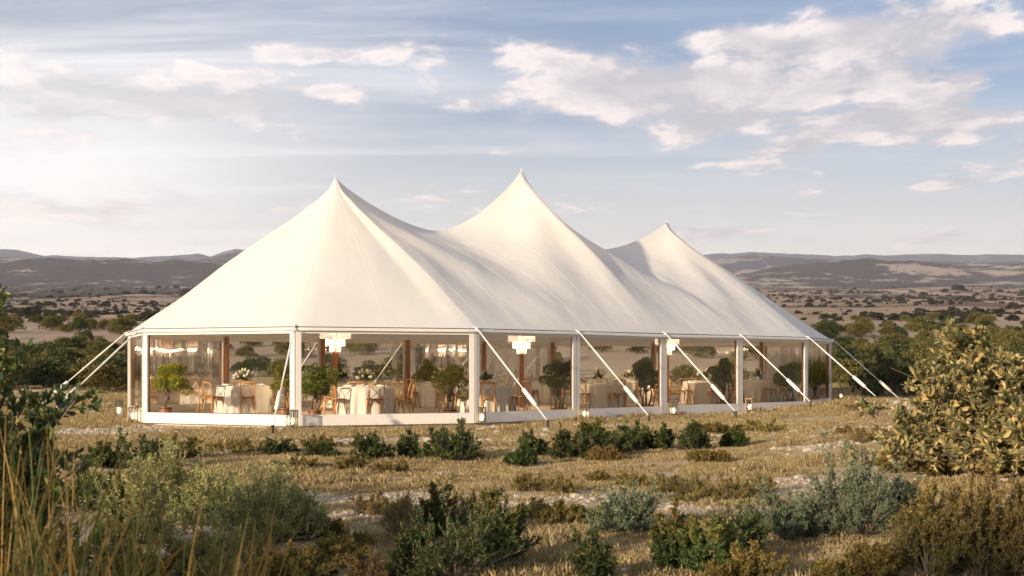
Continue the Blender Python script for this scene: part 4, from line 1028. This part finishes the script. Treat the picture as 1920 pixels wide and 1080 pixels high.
# broad-leaved bushes
def broad(seed, loc, Hh, W, n, lm, ll, label, low=.1, npick=7, spike=.1):
    ms = shrub_meshes(seed, Hh, W, n, npick, 22, ll, ll*.46, lm, M['bark'], kind='leaf', sub_len=.17, up=.35, low=low, base_r=.16, stem_r=.014, spike=spike)
    return place('broadleaf_bush', ms, loc, 1, 1, 0, label, 'bush')
p = Vector((6.75, 14.8, 0)); p.z = Hs(p.x, p.y)-.05; broad(81, p, 1.42, 4.6, 260, M['broad_leaf'], .105, 'sunlit broad-leaved bush with yellowing leaves filling the right edge', .05, 8)
p = Vector((-3.78, 8.0, 0)); p.z = Hs(p.x, p.y)-.05; broad(82, p, 1.72, 2.15, 150, M['broad_leaf_dark'], .068, 'dark broad-leaved bush in shade at the left edge of the foreground', .0, 9, .0)
p = Vector((15.9, 53, 0)); p.z = Hs(p.x, p.y)-.05; broad(83, p, 2.2, 3.3, 60, M['hill_leaf_dark'], .12, 'dark leafy bush behind the last guy rope on the right', .05, 8)
p = Vector((18.9, 54, 0)); p.z = Hs(p.x, p.y)-.05; broad(84, p, 2.6, 3.9, 60, M['hill_leaf'], .12, 'dark leafy bush behind the sunlit right bush', .05, 8)

# tall foreground grass
gi_ = 0
def tall_grass(px, Y, h, n, seed, label, lean=.42, sp_=.13):
    global gi_
    r_ = np.random.default_rng(seed); X = (px-960)*Y/PXF; z0 = Hs(X, Y); V = []; F = []; rnd = []
    for k in range(n):
        a = r_.uniform(0, 6.28); b0 = np.array([r_.normal()*sp_, r_.normal()*sp_, 0]); hh = h*1.12*r_.uniform(.35, 1.1); out_ = np.array([math.cos(a), math.sin(a), 0])*lean*abs(r_.normal())*hh+np.array([.10*hh, 0, 0]); wd = r_.uniform(.003, .0085)
        side = np.array([-math.sin(a), math.cos(a), 0]); side = side*.6+np.array([.6, 0, 0]); base = len(V)
        for j in range(6):
            t = j/5; c_ = b0+out_*t**2+np.array([0, 0, hh*(t-.14*t**3*(np.linalg.norm(out_)/hh*3))]); w2 = wd*(1-t**2.2)+.0006
            V += [c_-side*w2, c_+side*w2]
        for j in range(5): F.append((base+2*j, base+2*j+1, base+2*j+3, base+2*j+2)); rnd.append(min(1, max(0, ((k*.618) % 1)**1.3*.75+.25*j/5)))
    me = np_mesh('grass_clump', np.array(V), np.array(F), [M['grass_green']], False, rnd); o = link(bpy.data.objects.new('grass_clump', me)); o.location = (X, Y, z0-.02)
    tag(o, label, 'tall grass', 'tall grass clumps in the left foreground')
TG = [(-20, 4.6, 1.22, 190, 'tall grass clump at the left frame edge'), (60, 4.9, 1.14, 190, 'tall grass clump second from the left edge'), (130, 4.4, .98, 170, 'tall grass clump left of the foreground middle'),
      (205, 4.8, 1.02, 140, 'tall grass clump fourth from the left edge'), (300, 4.6, .93, 120, 'thinner tall grass clump before the olive shrubs'), (390, 4.9, .98, 110, 'thin tall grass clump right of the others'), (470, 4.7, .90, 50, 'sparse rightmost tall grass clump'), (-60, 5.4, 1.25, 110, 'tall grass clump cut by the left frame edge')]
for i, (px, Y, h, n, lab) in enumerate(TG): tall_grass(px, Y, h, n, 1200+i, lab)

# unseen bushes added on the rise behind the camera to break up foreground shade
for k in range(15):
    s = rn.uniform(-62, -38); q = rn.uniform(-60, 60); hx, hy = SD.x/math.hypot(SD.x, SD.y), SD.y/math.hypot(SD.x, SD.y)
    x_ = -s*hx*1.0+q*hy; y_ = -s*hy*1.0-q*hx; sz = rn.uniform(1.8, 3.2)
    place('hillside_bush', bush_var[k % 8], (x_, y_, Hs(x_, y_)-.1), sz, sz*.9, k*1.3, 'unseen bush added behind the viewpoint to break the foreground shade', 'bush', 'unseen shade-breaking bushes added behind the viewpoint', 'crown')

# ------------------------------------------------------------------ haze over the valley
HAZE = 7.5e-5
if HAZE:
    m, g = mat('valley_haze'); pv = g.node('ShaderNodeVolumePrincipled'); pv.inputs['Color'].default_value = (.80, .82, .93, 1); pv.inputs['Density'].default_value = HAZE; pv.inputs['Anisotropy'].default_value = .0
    oo = g.node('ShaderNodeOutputMaterial'); g.l.new(pv.outputs[0], oo.inputs['Volume'])
    b = MB(); b.box((-11600, -11600, -60), (11600, 11600, 1250)); hz = b.build('haze', m); tag(hz, 'thin pale haze filling the valley', kind='stuff')
